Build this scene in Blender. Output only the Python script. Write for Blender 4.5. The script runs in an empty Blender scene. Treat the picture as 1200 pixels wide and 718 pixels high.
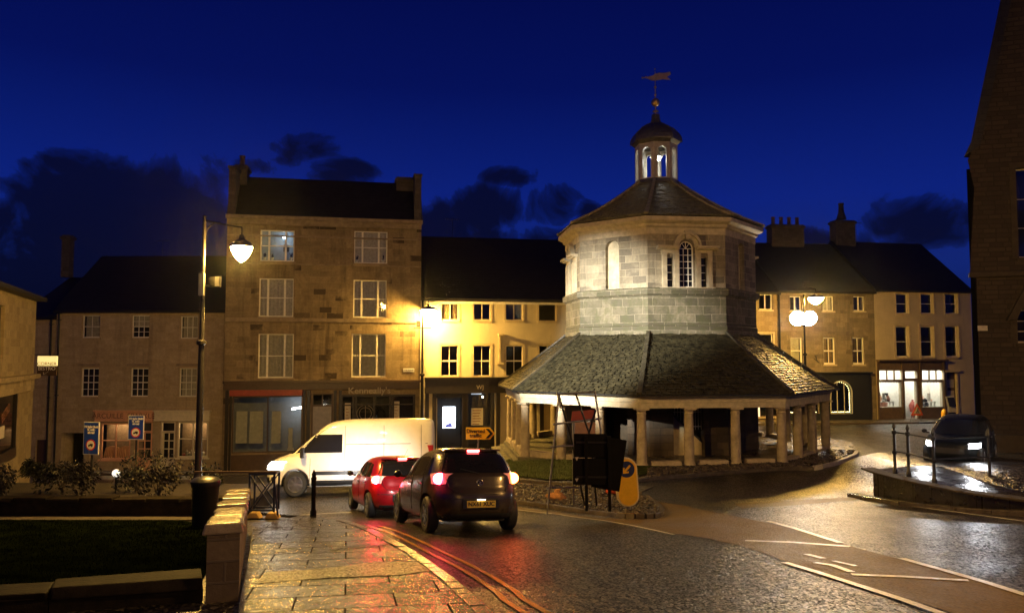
import bpy, bmesh, math, random
from mathutils import Vector, Matrix
from mathutils.geometry import tessellate_polygon
random.seed(7)
R = math.radians
scene = bpy.context.scene
COL = scene.collection
PITCH = math.atan(56/900)
# ------------------------------------------------------------------ measuring helpers
def ray(px, py):
    r = (px-600)/900; u = (359-py)/900
    return Vector((r, math.cos(PITCH)-math.sin(PITCH)*u, math.sin(PITCH)+math.cos(PITCH)*u))
def at(px, py, Y):
    d = ray(px, py); return d*(Y/d.y)
def sstep(a, b, t):
    t = min(1, max(0, (t-a)/(b-a))); return t*t*(3-2*t)
def soft(t, w=3.0): return .5*(t+math.sqrt(t*t+w*w))
def G(x, y):
    s = sstep(-6, 4, x)
    z = -1.6-.112*(y-soft(y-44))+.112*s*(soft(y-24)-soft(y-44))
    z -= .2*math.exp(-((y-19.5)/3.5)**2)*(1-sstep(2, 6, x))
    z += .92*sstep(10.6, 12.4, x)*sstep(15, 19, y)*(1-sstep(26, 29.5, y))
    return z
def gp(px, py, off=0):
    d = ray(px, py); t = 2.0
    while t < 90:
        p = d*t
        if p.z < G(p.x, p.y)+off: break
        t += .05
    for _ in range(20):
        p = d*t; t -= (p.z-(G(p.x, p.y)+off))/(d.z-.0)*1.0 if abs(d.z) > 1e-4 else 0
        p = d*t
        if abs(p.z-G(p.x, p.y)-off) < 1e-3: break
    return Vector((p.x, p.y))
def P2(pts): return [gp(a, b) for a, b in pts]

# ------------------------------------------------------------------ object helpers
def tag(o, label=None, cat=None, group=None, kind=None):
    if label: o['label'] = label
    if cat: o['category'] = cat
    if group: o['group'] = group
    if kind: o['kind'] = kind
    return o
def empty(name, loc, rz=0, label=None, cat=None, group=None):
    o = bpy.data.objects.new(name, None); COL.objects.link(o)
    o.location = loc; o.rotation_euler = (0, 0, rz); o.empty_display_size = .3
    return tag(o, label, cat, group)
def copy_tree(o, parent=None):
    c = o.copy(); COL.objects.link(c)
    if parent is not None: c.parent = parent
    for ch in list(o.children): copy_tree(ch, c)
    return c

class MB:
    def __init__(s): s.v = []; s.f = []
    def add(s, vs, fs):
        n = len(s.v); s.v += [tuple(v) for v in vs]; s.f += [tuple(i+n for i in f) for f in fs]; return s
    def box(s, x0, x1, y0, y1, z0, z1):
        return s.add([(x0,y0,z0),(x1,y0,z0),(x1,y1,z0),(x0,y1,z0),(x0,y0,z1),(x1,y0,z1),(x1,y1,z1),(x0,y1,z1)],
                     [(0,3,2,1),(4,5,6,7),(0,1,5,4),(1,2,6,5),(2,3,7,6),(3,0,4,7)])
    def cyl(s, p0, p1, r0, r1=None, n=12, cap=True):
        r1 = r0 if r1 is None else r1
        p0 = Vector(p0); p1 = Vector(p1); d = (p1-p0)
        if d.length < 1e-6: return s
        d.normalize(); a = d.orthogonal().normalized(); b = d.cross(a)
        vs = []
        for p, r in ((p0, r0), (p1, r1)):
            for i in range(n):
                t = 2*math.pi*i/n; vs.append(p+a*(r*math.cos(t))+b*(r*math.sin(t)))
        fs = [(i, (i+1) % n, n+(i+1) % n, n+i) for i in range(n)]
        if cap: fs += [tuple(range(n-1, -1, -1)), tuple(range(n, 2*n))]
        return s.add(vs, fs)
    def tube(s, pts, r, n=8):
        for a, b in zip(pts, pts[1:]): s.cyl(a, b, r, r, n)
        return s
    def bar(s, p0, p1, w, h=None):
        h = h or w; p0 = Vector(p0); p1 = Vector(p1); d = (p1-p0).normalized()
        up = Vector((0, 0, 1)) if abs(d.z) < .95 else Vector((0, 1, 0))
        a = d.cross(up).normalized()*(w/2); b = a.cross(d).normalized()*(h/2)
        vs = [p0-a-b, p0+a-b, p0+a+b, p0-a+b, p1-a-b, p1+a-b, p1+a+b, p1-a+b]
        return s.add(vs, [(0,1,2,3),(7,6,5,4),(0,4,5,1),(1,5,6,2),(2,6,7,3),(3,7,4,0)])
    def lathe(s, prof, c=(0,0,0), n=24, rot=0):
        c = Vector(c); vs = []
        for r, z in prof:
            for i in range(n):
                t = rot+2*math.pi*i/n; vs.append((c.x+r*math.cos(t), c.y+r*math.sin(t), c.z+z))
        m = len(prof); fs = []
        for j in range(m-1):
            for i in range(n):
                k = (i+1) % n; fs.append((j*n+i, j*n+k, (j+1)*n+k, (j+1)*n+i))
        fs.append(tuple(range(n-1, -1, -1))); fs.append(tuple((m-1)*n+i for i in range(n)))
        return s.add(vs, fs)
    def ball(s, c, r, n=12, sz=1.0):
        prof = []
        m = max(6, n//2)
        for j in range(m+1):
            a = -math.pi/2+math.pi*j/m; prof.append((max(1e-3, r*math.cos(a)), r*sz*math.sin(a)))
        return s.lathe(prof, c, n)
    def prism(s, poly, y0, y1):            # poly in (x,z), counter-clockwise seen from -y
        n = len(poly)
        vs = [(x, y0, z) for x, z in poly]+[(x, y1, z) for x, z in poly]
        fs = [tuple(range(n)), tuple(range(2*n-1, n-1, -1))]+[(i, n+i, n+(i+1) % n, (i+1) % n) for i in range(n)]
        return s.add(vs, fs)
    def panel(s, outer, holes, depth, y=0, back=False):   # wall face in (x,z) with polygon holes and their reveals
        loops = [outer]+holes
        allp = [p for l in loops for p in l]
        tris = tessellate_polygon([[Vector((a, b, 0)) for a, b in l] for l in loops])
        fs = []
        for t in tris:
            a, b, c = [allp[i] for i in t]
            ar = (b[0]-a[0])*(c[1]-a[1])-(c[0]-a[0])*(b[1]-a[1])
            fs.append(tuple(t) if ar > 0 else tuple(reversed(t)))
        s.add([(x, y, z) for x, z in allp], fs)
        for h in holes:
            n = len(h); vs = [(x, y, z) for x, z in h]+[(x, y+depth, z) for x, z in h]
            s.add(vs, [(i, (i+1) % n, n+(i+1) % n, n+i) for i in range(n)])
        return s
    def xf(s, M):
        s.v = [tuple(M @ Vector(v)) for v in s.v]; return s
    def merge(s, o): return s.add(o.v, o.f)
    def build(s, name, mat, parent=None, smooth=False, bevel=0, loc=None, rough=0):
        me = bpy.data.meshes.new(name)
        if bevel:
            bm = bmesh.new(); vv = [bm.verts.new(v) for v in s.v]
            for f in s.f:
                try: bm.faces.new([vv[i] for i in f])
                except Exception: pass
            bm.normal_update()
            ed = [e for e in bm.edges if len(e.link_faces) == 2 and e.calc_face_angle(0) > .5]
            bmesh.ops.bevel(bm, geom=ed, offset=bevel, segments=2, affect='EDGES', profile=.6, clamp_overlap=True)
            bm.to_mesh(me); bm.free()
        else:
            me.from_pydata(s.v, [], s.f)
        autouv(me)
        me.materials.append(mat)
        if smooth:
            me.polygons.foreach_set('use_smooth', [True]*len(me.polygons))
            if smooth != 'all':
                try: me.set_sharp_from_angle(angle=R(38))
                except Exception: pass
        o = bpy.data.objects.new(name, me); COL.objects.link(o)
        if parent is not None: o.parent = parent
        if loc is not None: o.location = loc
        return o
def autouv(me):
    uv = me.uv_layers.new(name='UVMap')
    Z = Vector((0, 0, 1)); vs = me.vertices; d = uv.data
    for p in me.polygons:
        n = p.normal
        if abs(n.z) > .97 or n.length < .1: t = Vector((1, 0, 0)); b = Vector((0, 1, 0))
        else: t = Z.cross(n).normalized(); b = n.cross(t)
        for li in p.loop_indices:
            co = vs[me.loops[li].vertex_index].co
            d[li].uv = (co.dot(t), co.dot(b))
def text(body, size, mat, parent, loc, rot=(R(90), 0, 0), name='lettering', ext=.004, align='CENTER', sx=1, bold=0):
    c = bpy.data.curves.new('txt', 'FONT'); c.body = body; c.size = size; c.extrude = ext; c.align_x = align; c.align_y = 'CENTER'; c.offset = bold
    c.space_line = .85
    t = bpy.data.objects.new('txt', c); COL.objects.link(t)
    bpy.context.view_layer.update()
    me = bpy.data.meshes.new_from_object(t.evaluated_get(bpy.context.evaluated_depsgraph_get()))
    bpy.data.objects.remove(t); me.name = name
    me.materials.clear(); me.materials.append(mat)
    o = bpy.data.objects.new(name, me); COL.objects.link(o); o.parent = parent
    o.location = loc; o.rotation_euler = rot; o.scale = (sx, 1, 1)
    return o

# ------------------------------------------------------------------ materials
def new_mat(name):
    m = bpy.data.materials.new(name); m.use_nodes = True
    nt = m.node_tree; b = nt.nodes['Principled BSDF']; return m, nt, b
def N(nt, t, **kw):
    n = nt.nodes.new(t)
    for k, v in kw.items():
        if k in n.inputs.keys(): n.inputs[k].default_value = v
        else: setattr(n, k, v)
    return n
def rgba(c): return (c[0], c[1], c[2], 1)
def mixc(nt, a, b, f, mode='MIX'):
    n = nt.nodes.new('ShaderNodeMix'); n.data_type = 'RGBA'; n.blend_type = mode
    def put(i, v):
        if isinstance(v, (tuple, list)): n.inputs[i].default_value = rgba(v)
        elif isinstance(v, (int, float)): n.inputs[i].default_value = v
        else: nt.links.new(v, n.inputs[i])
    put(0, f); put(6, a); put(7, b)
    return n.outputs[2]
def rampn(nt, sock, stops):
    n = nt.nodes.new('ShaderNodeValToRGB'); e = n.color_ramp.elements
    while len(e) < len(stops): e.new(.5)
    for i, (p, c) in enumerate(stops):
        e[i].position = p; e[i].color = rgba(c) if isinstance(c, (tuple, list)) else (c, c, c, 1)
    nt.links.new(sock, n.inputs[0]); return n.outputs[0]
def noise(nt, scale, detail=4, rough=.6, vec=None, dist=0, obj=False):
    n = N(nt, 'ShaderNodeTexNoise'); n.inputs['Scale'].default_value = scale; n.inputs['Detail'].default_value = detail
    n.inputs['Roughness'].default_value = rough; n.inputs['Distortion'].default_value = dist
    if vec is None:
        tc = N(nt, 'ShaderNodeTexCoord'); vec = tc.outputs['Object']
    nt.links.new(vec, n.inputs['Vector']); return n.outputs['Fac']
def bump(nt, b, h, strength, dist, prev=None):
    n = N(nt, 'ShaderNodeBump'); n.inputs['Strength'].default_value = strength; n.inputs['Distance'].default_value = dist
    nt.links.new(h, n.inputs['Height'])
    if prev: nt.links.new(prev, n.inputs['Normal'])
    nt.links.new(n.outputs[0], b.inputs['Normal']); return n.outputs[0]
def plain(name, c, rough=.5, metal=0, var=.15, bs=0, scale=6, spec=.5, coat=0):
    m, nt, b = new_mat(name)
    f = noise(nt, scale, 5)
    d = tuple(x*(1-var) for x in c); l = tuple(min(1, x*(1+var)) for x in c)
    nt.links.new(rampn(nt, f, [(.3, d), (.7, l)]), b.inputs['Base Color'])
    b.inputs['Roughness'].default_value = rough; b.inputs['Metallic'].default_value = metal
    b.inputs['Specular IOR Level'].default_value = spec; b.inputs['Coat Weight'].default_value = coat
    if bs: bump(nt, b, noise(nt, scale*6, 4), bs, .01)
    return m
def emit(name, c, s):
    m, nt, b = new_mat(name)
    b.inputs['Base Color'].default_value = (.8, .8, .8, 1) if max(c) > 0 else (0, 0, 0, 1)
    b.inputs['Emission Color'].default_value = rgba(c); b.inputs['Emission Strength'].default_value = s
    b.inputs['Roughness'].default_value = .3
    return m
def masonry(name, c1, c2, cm, bw, bh, ms=.012, rough=.8, bs=.5, stain=.5, dark=.0, stainc=(.05, .045, .04), warp=.02, moss=0, dth=.86):
    m, nt, b = new_mat(name)
    tc = N(nt, 'ShaderNodeTexCoord')
    wn = N(nt, 'ShaderNodeTexNoise'); wn.inputs['Scale'].default_value = 1.7
    nt.links.new(tc.outputs['UV'], wn.inputs['Vector'])
    sc = N(nt, 'ShaderNodeVectorMath', operation='SCALE'); nt.links.new(wn.outputs['Color'], sc.inputs[0]); sc.inputs['Scale'].default_value = warp*2
    ad = N(nt, 'ShaderNodeVectorMath', operation='ADD'); nt.links.new(tc.outputs['UV'], ad.inputs[0]); nt.links.new(sc.outputs[0], ad.inputs[1])
    br = N(nt, 'ShaderNodeTexBrick'); nt.links.new(ad.outputs[0], br.inputs['Vector'])
    br.offset = .5; br.squash = 1.35; br.squash_frequency = 3; br.offset_frequency = 2
    for k, v in (('Scale', 1), ('Mortar Size', ms), ('Mortar Smooth', .3), ('Brick Width', bw), ('Row Height', bh), ('Bias', 0)): br.inputs[k].default_value = v
    br.inputs['Color1'].default_value = (0, 0, 0, 1); br.inputs['Color2'].default_value = (1, 1, 1, 1); br.inputs['Mortar'].default_value = (.5, .5, .5, 1)
    n1 = noise(nt, .35, 5, .6, tc.outputs['UV']); n2 = noise(nt, 9, 6, .7, tc.outputs['UV'])
    col = rampn(nt, br.outputs['Color'], [(.1, c1), (.9, c2)])
    if dark:
        dk = rampn(nt, br.outputs['Color'], [(dth, 0), (dth+.04, 1)])
        rg = rampn(nt, n1, [(.44, 0), (.52, dark)])
        mm = N(nt, 'ShaderNodeMath', operation='MULTIPLY'); nt.links.new(dk, mm.inputs[0]); nt.links.new(rg, mm.inputs[1])
        col = mixc(nt, col, stainc, mm.outputs[0])
    col = mixc(nt, col, rampn(nt, n2, [(.25, .55), (.7, 1.15)]), .7, 'MULTIPLY')
    st = rampn(nt, noise(nt, 1.1, 7, .72, tc.outputs['UV'], 1.2), [(.42, 1), (.68, 0)])
    mx = N(nt, 'ShaderNodeMath', operation='MULTIPLY'); nt.links.new(st, mx.inputs[0]); mx.inputs[1].default_value = stain*.55
    col = mixc(nt, col, stainc, mx.outputs[0])
    col = mixc(nt, col, cm, br.outputs['Fac'])
    sm_ = N(nt, 'ShaderNodeMapping'); sm_.inputs['Scale'].default_value = (2.6, .22, 1); nt.links.new(tc.outputs['UV'], sm_.inputs[0])
    sk_ = rampn(nt, noise(nt, 1.0, 7, .7, sm_.outputs[0], .4), [(.50, 0), (.72, min(.75, stain))])
    col = mixc(nt, col, stainc, sk_)
    if moss:
        mo = rampn(nt, noise(nt, 2.2, 8, .75, tc.outputs['UV'], .6), [(.48, 0), (.56, moss)])
        col = mixc(nt, col, (.075, .085, .03), mo)
    nt.links.new(col, b.inputs['Base Color'])
    b.inputs['Roughness'].default_value = rough
    h = N(nt, 'ShaderNodeMath', operation='MULTIPLY_ADD')
    inv = N(nt, 'ShaderNodeMath', operation='SUBTRACT'); inv.inputs[0].default_value = 1; nt.links.new(br.outputs['Fac'], inv.inputs[1])
    nt.links.new(n2, h.inputs[0]); h.inputs[1].default_value = .5; nt.links.new(inv.outputs[0], h.inputs[2])
    bump(nt, b, h.outputs[0], bs, .02)
    return m
def render_wall(name, c, stain=.25, rough=.8):
    m, nt, b = new_mat(name)
    tc = N(nt, 'ShaderNodeTexCoord')
    n1 = noise(nt, .8, 6, .65, tc.outputs['UV']); n2 = noise(nt, 25, 5, .7, tc.outputs['UV'])
    mp = N(nt, 'ShaderNodeMapping'); mp.inputs['Scale'].default_value = (3, .35, 1); nt.links.new(tc.outputs['UV'], mp.inputs[0])
    n3 = noise(nt, 1.5, 6, .7, mp.outputs[0])
    col = rampn(nt, n1, [(.3, tuple(x*.8 for x in c)), (.65, c)])
    col = mixc(nt, col, tuple(x*.45 for x in c), rampn(nt, n3, [(.55, 0), (.8, stain*2)]))
    nt.links.new(col, b.inputs['Base Color']); b.inputs['Roughness'].default_value = rough
    bump(nt, b, n2, .25, .01)
    return m
def slate(name, c1, c2, bw=.3, bh=.22, rough=.55, moss=0):
    m = masonry(name, c1, c2, tuple(x*.3 for x in c1), bw, bh, .012, rough, .9, .3, 0, (.01, .01, .01), .01, moss)
    return m
def glass(name, tint=(.8, .85, .85), refl=.14, rough=.03):
    m = bpy.data.materials.new(name); m.use_nodes = True; nt = m.node_tree; nt.nodes.clear()
    o = N(nt, 'ShaderNodeOutputMaterial'); mx = N(nt, 'ShaderNodeMixShader'); tr = N(nt, 'ShaderNodeBsdfTransparent'); gl = N(nt, 'ShaderNodeBsdfGlossy')
    tr.inputs['Color'].default_value = rgba(tint); gl.inputs['Roughness'].default_value = rough
    lw = N(nt, 'ShaderNodeLayerWeight'); lw.inputs['Blend'].default_value = .25
    ad = N(nt, 'ShaderNodeMath', operation='ADD'); ad.use_clamp = True; nt.links.new(lw.outputs['Fresnel'], ad.inputs[0]); ad.inputs[1].default_value = refl-.08
    bp = N(nt, 'ShaderNodeBump'); bp.inputs['Strength'].default_value = .08; bp.inputs['Distance'].default_value = .02
    nt.links.new(noise(nt, 1.5, 2), bp.inputs['Height']); nt.links.new(bp.outputs[0], gl.inputs['Normal'])
    nt.links.new(ad.outputs[0], mx.inputs[0]); nt.links.new(tr.outputs[0], mx.inputs[1]); nt.links.new(gl.outputs[0], mx.inputs[2]); nt.links.new(mx.outputs[0], o.inputs[0])
    return m
def facets(nt, b, V, sets, bsock=None):
    """every little stone gets its own tilt: set = (cells per metre, tilt)"""
    ge = N(nt, 'ShaderNodeNewGeometry'); acc = bsock or ge.outputs['Normal']
    for sc_, k in sets:
        v = N(nt, 'ShaderNodeTexVoronoi'); v.inputs['Scale'].default_value = sc_; nt.links.new(V, v.inputs['Vector'])
        s_ = N(nt, 'ShaderNodeVectorMath', operation='SUBTRACT'); nt.links.new(v.outputs['Color'], s_.inputs[0]); s_.inputs[1].default_value = (.5, .5, .5)
        m_ = N(nt, 'ShaderNodeVectorMath', operation='MULTIPLY'); nt.links.new(s_.outputs[0], m_.inputs[0]); m_.inputs[1].default_value = (k, k, 0)
        a_ = N(nt, 'ShaderNodeVectorMath', operation='ADD'); nt.links.new(acc, a_.inputs[0]); nt.links.new(m_.outputs[0], a_.inputs[1]); acc = a_.outputs[0]
    n_ = N(nt, 'ShaderNodeVectorMath', operation='NORMALIZE'); nt.links.new(acc, n_.inputs[0]); nt.links.new(n_.outputs[0], b.inputs['Normal'])
def wet(name, c1, c2, bscale, bstr, rough=(.2, .5), bdist=.01, spec=.5, patch=1.2, fac=None, chips=None):
    m, nt, b = new_mat(name)
    tc = N(nt, 'ShaderNodeTexCoord'); mp = N(nt, 'ShaderNodeMapping'); mp.inputs['Scale'].default_value = (1, .6, 1); nt.links.new(tc.outputs['Object'], mp.inputs[0]); V = mp.outputs[0]
    n1 = noise(nt, patch, 6, .6, V); n2 = noise(nt, bscale*.9, 3, .6, V)
    vo = N(nt, 'ShaderNodeTexVoronoi'); vo.inputs['Scale'].default_value = bscale; nt.links.new(V, vo.inputs['Vector'])
    col = rampn(nt, vo.outputs['Color'], [(.1, c1), (.9, c2)] if not chips else [(.0, c1), (.52, c1), (.66, c2), (.8, chips)])
    col = mixc(nt, col, rampn(nt, n1, [(.3, .65), (.7, 1.1)]), .8, 'MULTIPLY')
    nt.links.new(col, b.inputs['Base Color'])
    rr = rampn(nt, n1, [(.35, rough[0]), (.65, rough[1])]); nt.links.new(rr, b.inputs['Roughness'])
    b.inputs['Specular IOR Level'].default_value = spec
    inv = N(nt, 'ShaderNodeMath', operation='MULTIPLY_ADD'); nt.links.new(vo.outputs['Distance'], inv.inputs[0]); inv.inputs[1].default_value = -1.3
    nt.links.new(n2, inv.inputs[2])
    n3 = noise(nt, bscale*.28, 3, .6, V)
    i2 = N(nt, 'ShaderNodeMath', operation='MULTIPLY_ADD'); nt.links.new(n3, i2.inputs[0]); i2.inputs[1].default_value = 1.2; nt.links.new(inv.outputs[0], i2.inputs[2])
    o_ = bump(nt, b, i2.outputs[0], bstr, bdist)
    if fac: facets(nt, b, V, fac, o_)
    return m
def flags(name, c1, c2, bw, bh, rough=(.12, .45), ms=.008, bs=.25):
    m, nt, b = new_mat(name)
    tc = N(nt, 'ShaderNodeTexCoord'); V = tc.outputs['Object']
    mp = N(nt, 'ShaderNodeMapping'); mp.inputs['Rotation'].default_value = (0, 0, R(-12)); nt.links.new(V, mp.inputs[0])
    br = N(nt, 'ShaderNodeTexBrick'); nt.links.new(mp.outputs[0], br.inputs['Vector'])
    for k, v in (('Scale', 1), ('Mortar Size', ms), ('Mortar Smooth', .2), ('Brick Width', bw), ('Row Height', bh)): br.inputs[k].default_value = v
    br.inputs['Color1'].default_value = (0, 0, 0, 1); br.inputs['Color2'].default_value = (1, 1, 1, 1); br.inputs['Mortar'].default_value = (.5, .5, .5, 1)
    n1 = noise(nt, 2.5, 7, .7, V); n2 = noise(nt, 38, 6, .75, V); n3 = noise(nt, 5, 4, .6, V)
    col = rampn(nt, br.outputs['Color'], [(0, c1), (1, c2)])
    col = mixc(nt, col, rampn(nt, n1, [(.3, .55), (.7, 1.2)]), .8, 'MULTIPLY')
    col = mixc(nt, col, (.015, .013, .01), br.outputs['Fac'])
    nt.links.new(col, b.inputs['Base Color'])
    nt.links.new(mixc(nt, rampn(nt, n3, [(.3, rough[0]), (.7, rough[1])]), (.95, .95, .95), br.outputs['Fac']), b.inputs['Roughness'])
    nt.links.new(mixc(nt, (.55, .55, .55), (.02, .02, .02), br.outputs['Fac']), b.inputs['Specular IOR Level'])
    inv = N(nt, 'ShaderNodeMath', operation='MULTIPLY_ADD'); nt.links.new(br.outputs['Fac'], inv.inputs[0]); inv.inputs[1].default_value = -2.2
    nt.links.new(n2, inv.inputs[2])
    h2 = N(nt, 'ShaderNodeMath', operation='MULTIPLY_ADD'); nt.links.new(n1, h2.inputs[0]); h2.inputs[1].default_value = .5; nt.links.new(inv.outputs[0], h2.inputs[2])
    o_ = bump(nt, b, h2.outputs[0], bs, .012)
    # every slab lies at its own slight tilt
    vm = N(nt, 'ShaderNodeVectorMath', operation='MULTIPLY_ADD'); nt.links.new(br.outputs['Color'], vm.inputs[0]); vm.inputs[1].default_value = (.16, -.18, 0); vm.inputs[2].default_value = (-.08, .09, 0)
    va = N(nt, 'ShaderNodeVectorMath', operation='ADD'); nt.links.new(o_, va.inputs[0]); nt.links.new(vm.outputs[0], va.inputs[1])
    facets(nt, b, V, ((14, .12), (50, .15)), va.outputs[0])
    return m

SODIUM = (1, .56, .11)
M = {}
M['asphalt'] = wet('wet_asphalt', (.005, .0045, .004), (.035, .03, .024), 38, .5, (.28, .40), .010, .42, fac=((38, .42), (90, .25)), chips=(.15, .125, .095))
M['smooth_asphalt'] = wet('smooth_wet_asphalt', (.03, .028, .026), (.05, .047, .043), 60, .4, (.12, .3), .006, .55, fac=((40, .2),))
M['buff'] = wet('buff_surfacing', (.10, .062, .014), (.18, .115, .030), 45, .5, (.4, .6), .010, .25, .6, fac=((40, .2),))
M['gravel'] = wet('cobble_bed', (.03, .026, .02), (.14, .11, .085), 9, 1.0, (.2, .5), .05, .5)
M['flags'] = flags('wet_flagstones', (.008, .006, .004), (.038, .029, .019), .95, .62, (.10, .32), .010, .6)
M['flags_far'] = flags('far_flagstones', (.08, .07, .055), (.14, .12, .095), .8, .6, (.3, .6))
M['kerb'] = plain('kerb_stone', (.085, .07, .055), .25, 0, .35, .4, 5)
M['kerb_pale'] = plain('pale_kerb_stone', (.42, .38, .36), .35, 0, .2, .3, 5)
M['yellow_line'] = plain('yellow_road_paint', (.50, .28, .04), .25, 0, .35, .3, 20)
M['white_line'] = plain('white_road_paint', (.78, .76, .70), .3, 0, .25, .3, 20)
M['lawn'] = plain('lawn', (.004, .006, .002), .95, 0, .7, 1, 2, 0)
M['soil'] = plain('soil', (.03, .022, .015), .95, 0, .4, 1, 8)
M['verge'] = plain('verge_grass', (.05, .062, .022), .95, 0, .5, 1, 5, 0)
M['grass_blade'] = plain('verge_blades', (.13, .16, .06), .7, 0, .4, 0, 3, .2)
M['black'] = plain('black_paint', (.012, .012, .013), .35, 0, .2)
M['matt_black'] = plain('matt_black_backing', (.004, .004, .004), .8, 0, .2, spec=.15)
M['dark_metal'] = plain('dark_metal', (.03, .03, .032), .35, .6, .2)
M['galv'] = plain('galvanised_steel', (.33, .33, .32), .4, .8, .2)
M['post'] = plain('lamp_post_paint', (.035, .032, .028), .22, .3, .2)
M['sandstone'] = masonry('sandstone_ashlar', (.27, .235, .16), (.52, .46, .33), (.50, .44, .32), .66, .30, .008, .75, .8, .8, .85, (.12, .105, .08), .03, 0, .62)
M['plinth'] = masonry('mossy_base_stone', (.10, .09, .06), (.32, .28, .20), (.38, .34, .25), .72, .34, .010, .75, .8, .9, .85, (.085, .082, .055), .03, .45, .6)
M['trim'] = plain('pale_dressed_stone', (.50, .44, .31), .7, 0, .25, .5, 4)
M['column'] = plain('column_stone', (.42, .35, .24), .7, 0, .3, .4, 4)
M['mart_roof'] = plain('mossy_stone_slate', (.042, .037, .019), .5, 0, .95, 1, 5.0)
M['mart_roof2'] = plain('upper_stone_slate', (.13, .12, .07), .55, 0, .5, .8, 5)
M['ridge'] = plain('mossy_ridge_stone', (.30, .27, .16), .6, 0, .4, .5, 5)
M['hip'] = plain('dark_hip_stone', (.055, .048, .03), .6, 0, .5, .5, 5)
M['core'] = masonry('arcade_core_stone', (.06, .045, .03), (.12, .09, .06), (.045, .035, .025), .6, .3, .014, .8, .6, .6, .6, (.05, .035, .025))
M['edging'] = plain('dark_wet_edging_stone', (.016, .012, .007), .75, 0, .6, .8, 5, .12)
M['lead'] = plain('lead_sheet', (.12, .115, .10), .45, .4, .3, .3, 6)
M['cream_wood'] = plain('pale_painted_timber', (.46, .44, .38), .55, 0, .15, .1, 8)
M['gold'] = plain('gilded_copper', (.75, .55, .22), .45, 1, .15)
M['A_wall'] = masonry('brown_house_stone', (.48, .38, .22), (.56, .45, .28), (.44, .35, .21), .42, .19, .012, .85, .4, .4, 0, (.10, .075, .05))
M['B_wall'] = masonry('tall_house_ashlar', (.27, .20, .11), (.37, .285, .165), (.30, .23, .135), .60, .30, .006, .85, .25, .7, 1, (.06, .04, .022))
M['B_trim'] = plain('tall_house_band', (.26, .20, .13), .8, 0, .3, .4, 3)
M['C_wall'] = render_wall('cream_render', (.62, .54, .36), .3)
M['C_trim'] = plain('cream_window_surround', (.50, .42, .26), .7, 0, .15)
M['D_wall'] = masonry('grey_house_stone', (.19, .155, .105), (.32, .265, .18), (.18, .145, .10), .62, .29, .010, .85, .4, .6, .8, (.10, .08, .055))
M['E_wall'] = render_wall('ivory_render', (.58, .50, .36), .2)
M['E_trim'] = plain('stone_window_surround', (.52, .44, .31), .7, 0, .15)
M['F_wall'] = masonry('corner_house_stone', (.26, .20, .11), (.38, .30, .175), (.28, .22, .125), .55, .28, .010, .85, .4, .35, .5, (.14, .10, .06))
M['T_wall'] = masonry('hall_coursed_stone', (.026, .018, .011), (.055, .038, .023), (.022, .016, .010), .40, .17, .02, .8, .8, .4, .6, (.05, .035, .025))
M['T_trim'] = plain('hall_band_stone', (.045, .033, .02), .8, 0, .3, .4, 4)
M['garden_wall'] = masonry('garden_wall_stone', (.14, .10, .06), (.24, .18, .11), (.13, .10, .07), .40, .21, .014, .8, .7, .5, .3, (.07, .05, .03))
M['coping'] = plain('wet_coping_stone', (.36, .29, .19), .2, 0, .35, .5, 5, .8)
M['roof'] = slate('dark_wet_slate', (.007, .0065, .0065), (.016, .015, .014))
M['chimney'] = masonry('chimney_stone', (.07, .055, .04), (.12, .10, .075), (.06, .05, .04), .35, .2)
M['clay'] = plain('clay_pot', (.12, .07, .045), .8)
M['white_paint'] = plain('white_window_paint', (.80, .77, .68), .45, 0, .1)
M['grey_paint'] = plain('grey_window_paint', (.44, .40, .32), .5, 0, .15)
M['brown_paint'] = plain('brown_window_paint', (.05, .03, .02), .4)
M['curtain'] = plain('net_curtain', (.55, .49, .40), .9, 0, .2, 0, 8)
M['curtain_brown'] = plain('lined_curtain', (.25, .17, .10), .9, 0, .3, 0, 8)
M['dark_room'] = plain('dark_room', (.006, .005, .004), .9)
M['glass'] = glass('window_glass')
M['shop_glass'] = glass('shop_glass', (.85, .9, .9), .12)
M['shop_black'] = plain('black_shopfront_paint', (.022, .018, .016), .3, 0, .2)
M['shop_brown'] = plain('brown_shopfront_paint', (.075, .045, .028), .35, 0, .2)
M['shop_red'] = plain('red_fascia_paint', (.34, .05, .03), .4, 0, .15)
M['pink'] = plain('pink_shopfront_paint', (.75, .42, .25), .5, 0, .12)
M['ivory'] = plain('ivory_shopfront_paint', (.70, .64, .46), .5, 0, .12)
M['teal'] = plain('dark_teal_shopfront_paint', (.017, .019, .018), .45, 0, .2)
M['olive'] = plain('olive_shopfront_paint', (.13, .09, .05), .5, 0, .2)
M['paper'] = plain('paper_panel', (.52, .48, .40), .8, 0, .15)
M['sign_blue'] = plain('blue_sign_sheeting', (.012, .05, .42), .4, 0, .08)
M['sign_white'] = plain('white_sign_sheeting', (.75, .75, .75), .4, 0, .05)
M['sign_red'] = plain('red_sign_sheeting', (.55, .02, .02), .4, 0, .08)
M['sign_yellow'] = plain('yellow_sign_sheeting', (.85, .52, .02), .4, 0, .06)
M['bollard_yellow'] = plain('yellow_bollard_plastic', (.75, .42, .02), .4, 0, .1)
M['letter_black'] = plain('black_lettering', (.01, .01, .01), .5)
M['letter_grey'] = plain('grey_metal_lettering', (.38, .33, .25), .4, .3)
M['letter_brown'] = plain('brown_lettering', (.22, .09, .05), .5)
M['rubber'] = plain('tyre_rubber', (.015, .015, .015), .7)
M['rim'] = plain('alloy_wheel', (.35, .35, .36), .3, .9, .1)
M['car_dark'] = plain('dark_bronze_car_paint', (.055, .04, .028), .27, .35, .1, coat=.25)
M['car_red'] = plain('red_car_paint', (.30, .006, .010), .3, .2, .08, coat=.4)
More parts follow.
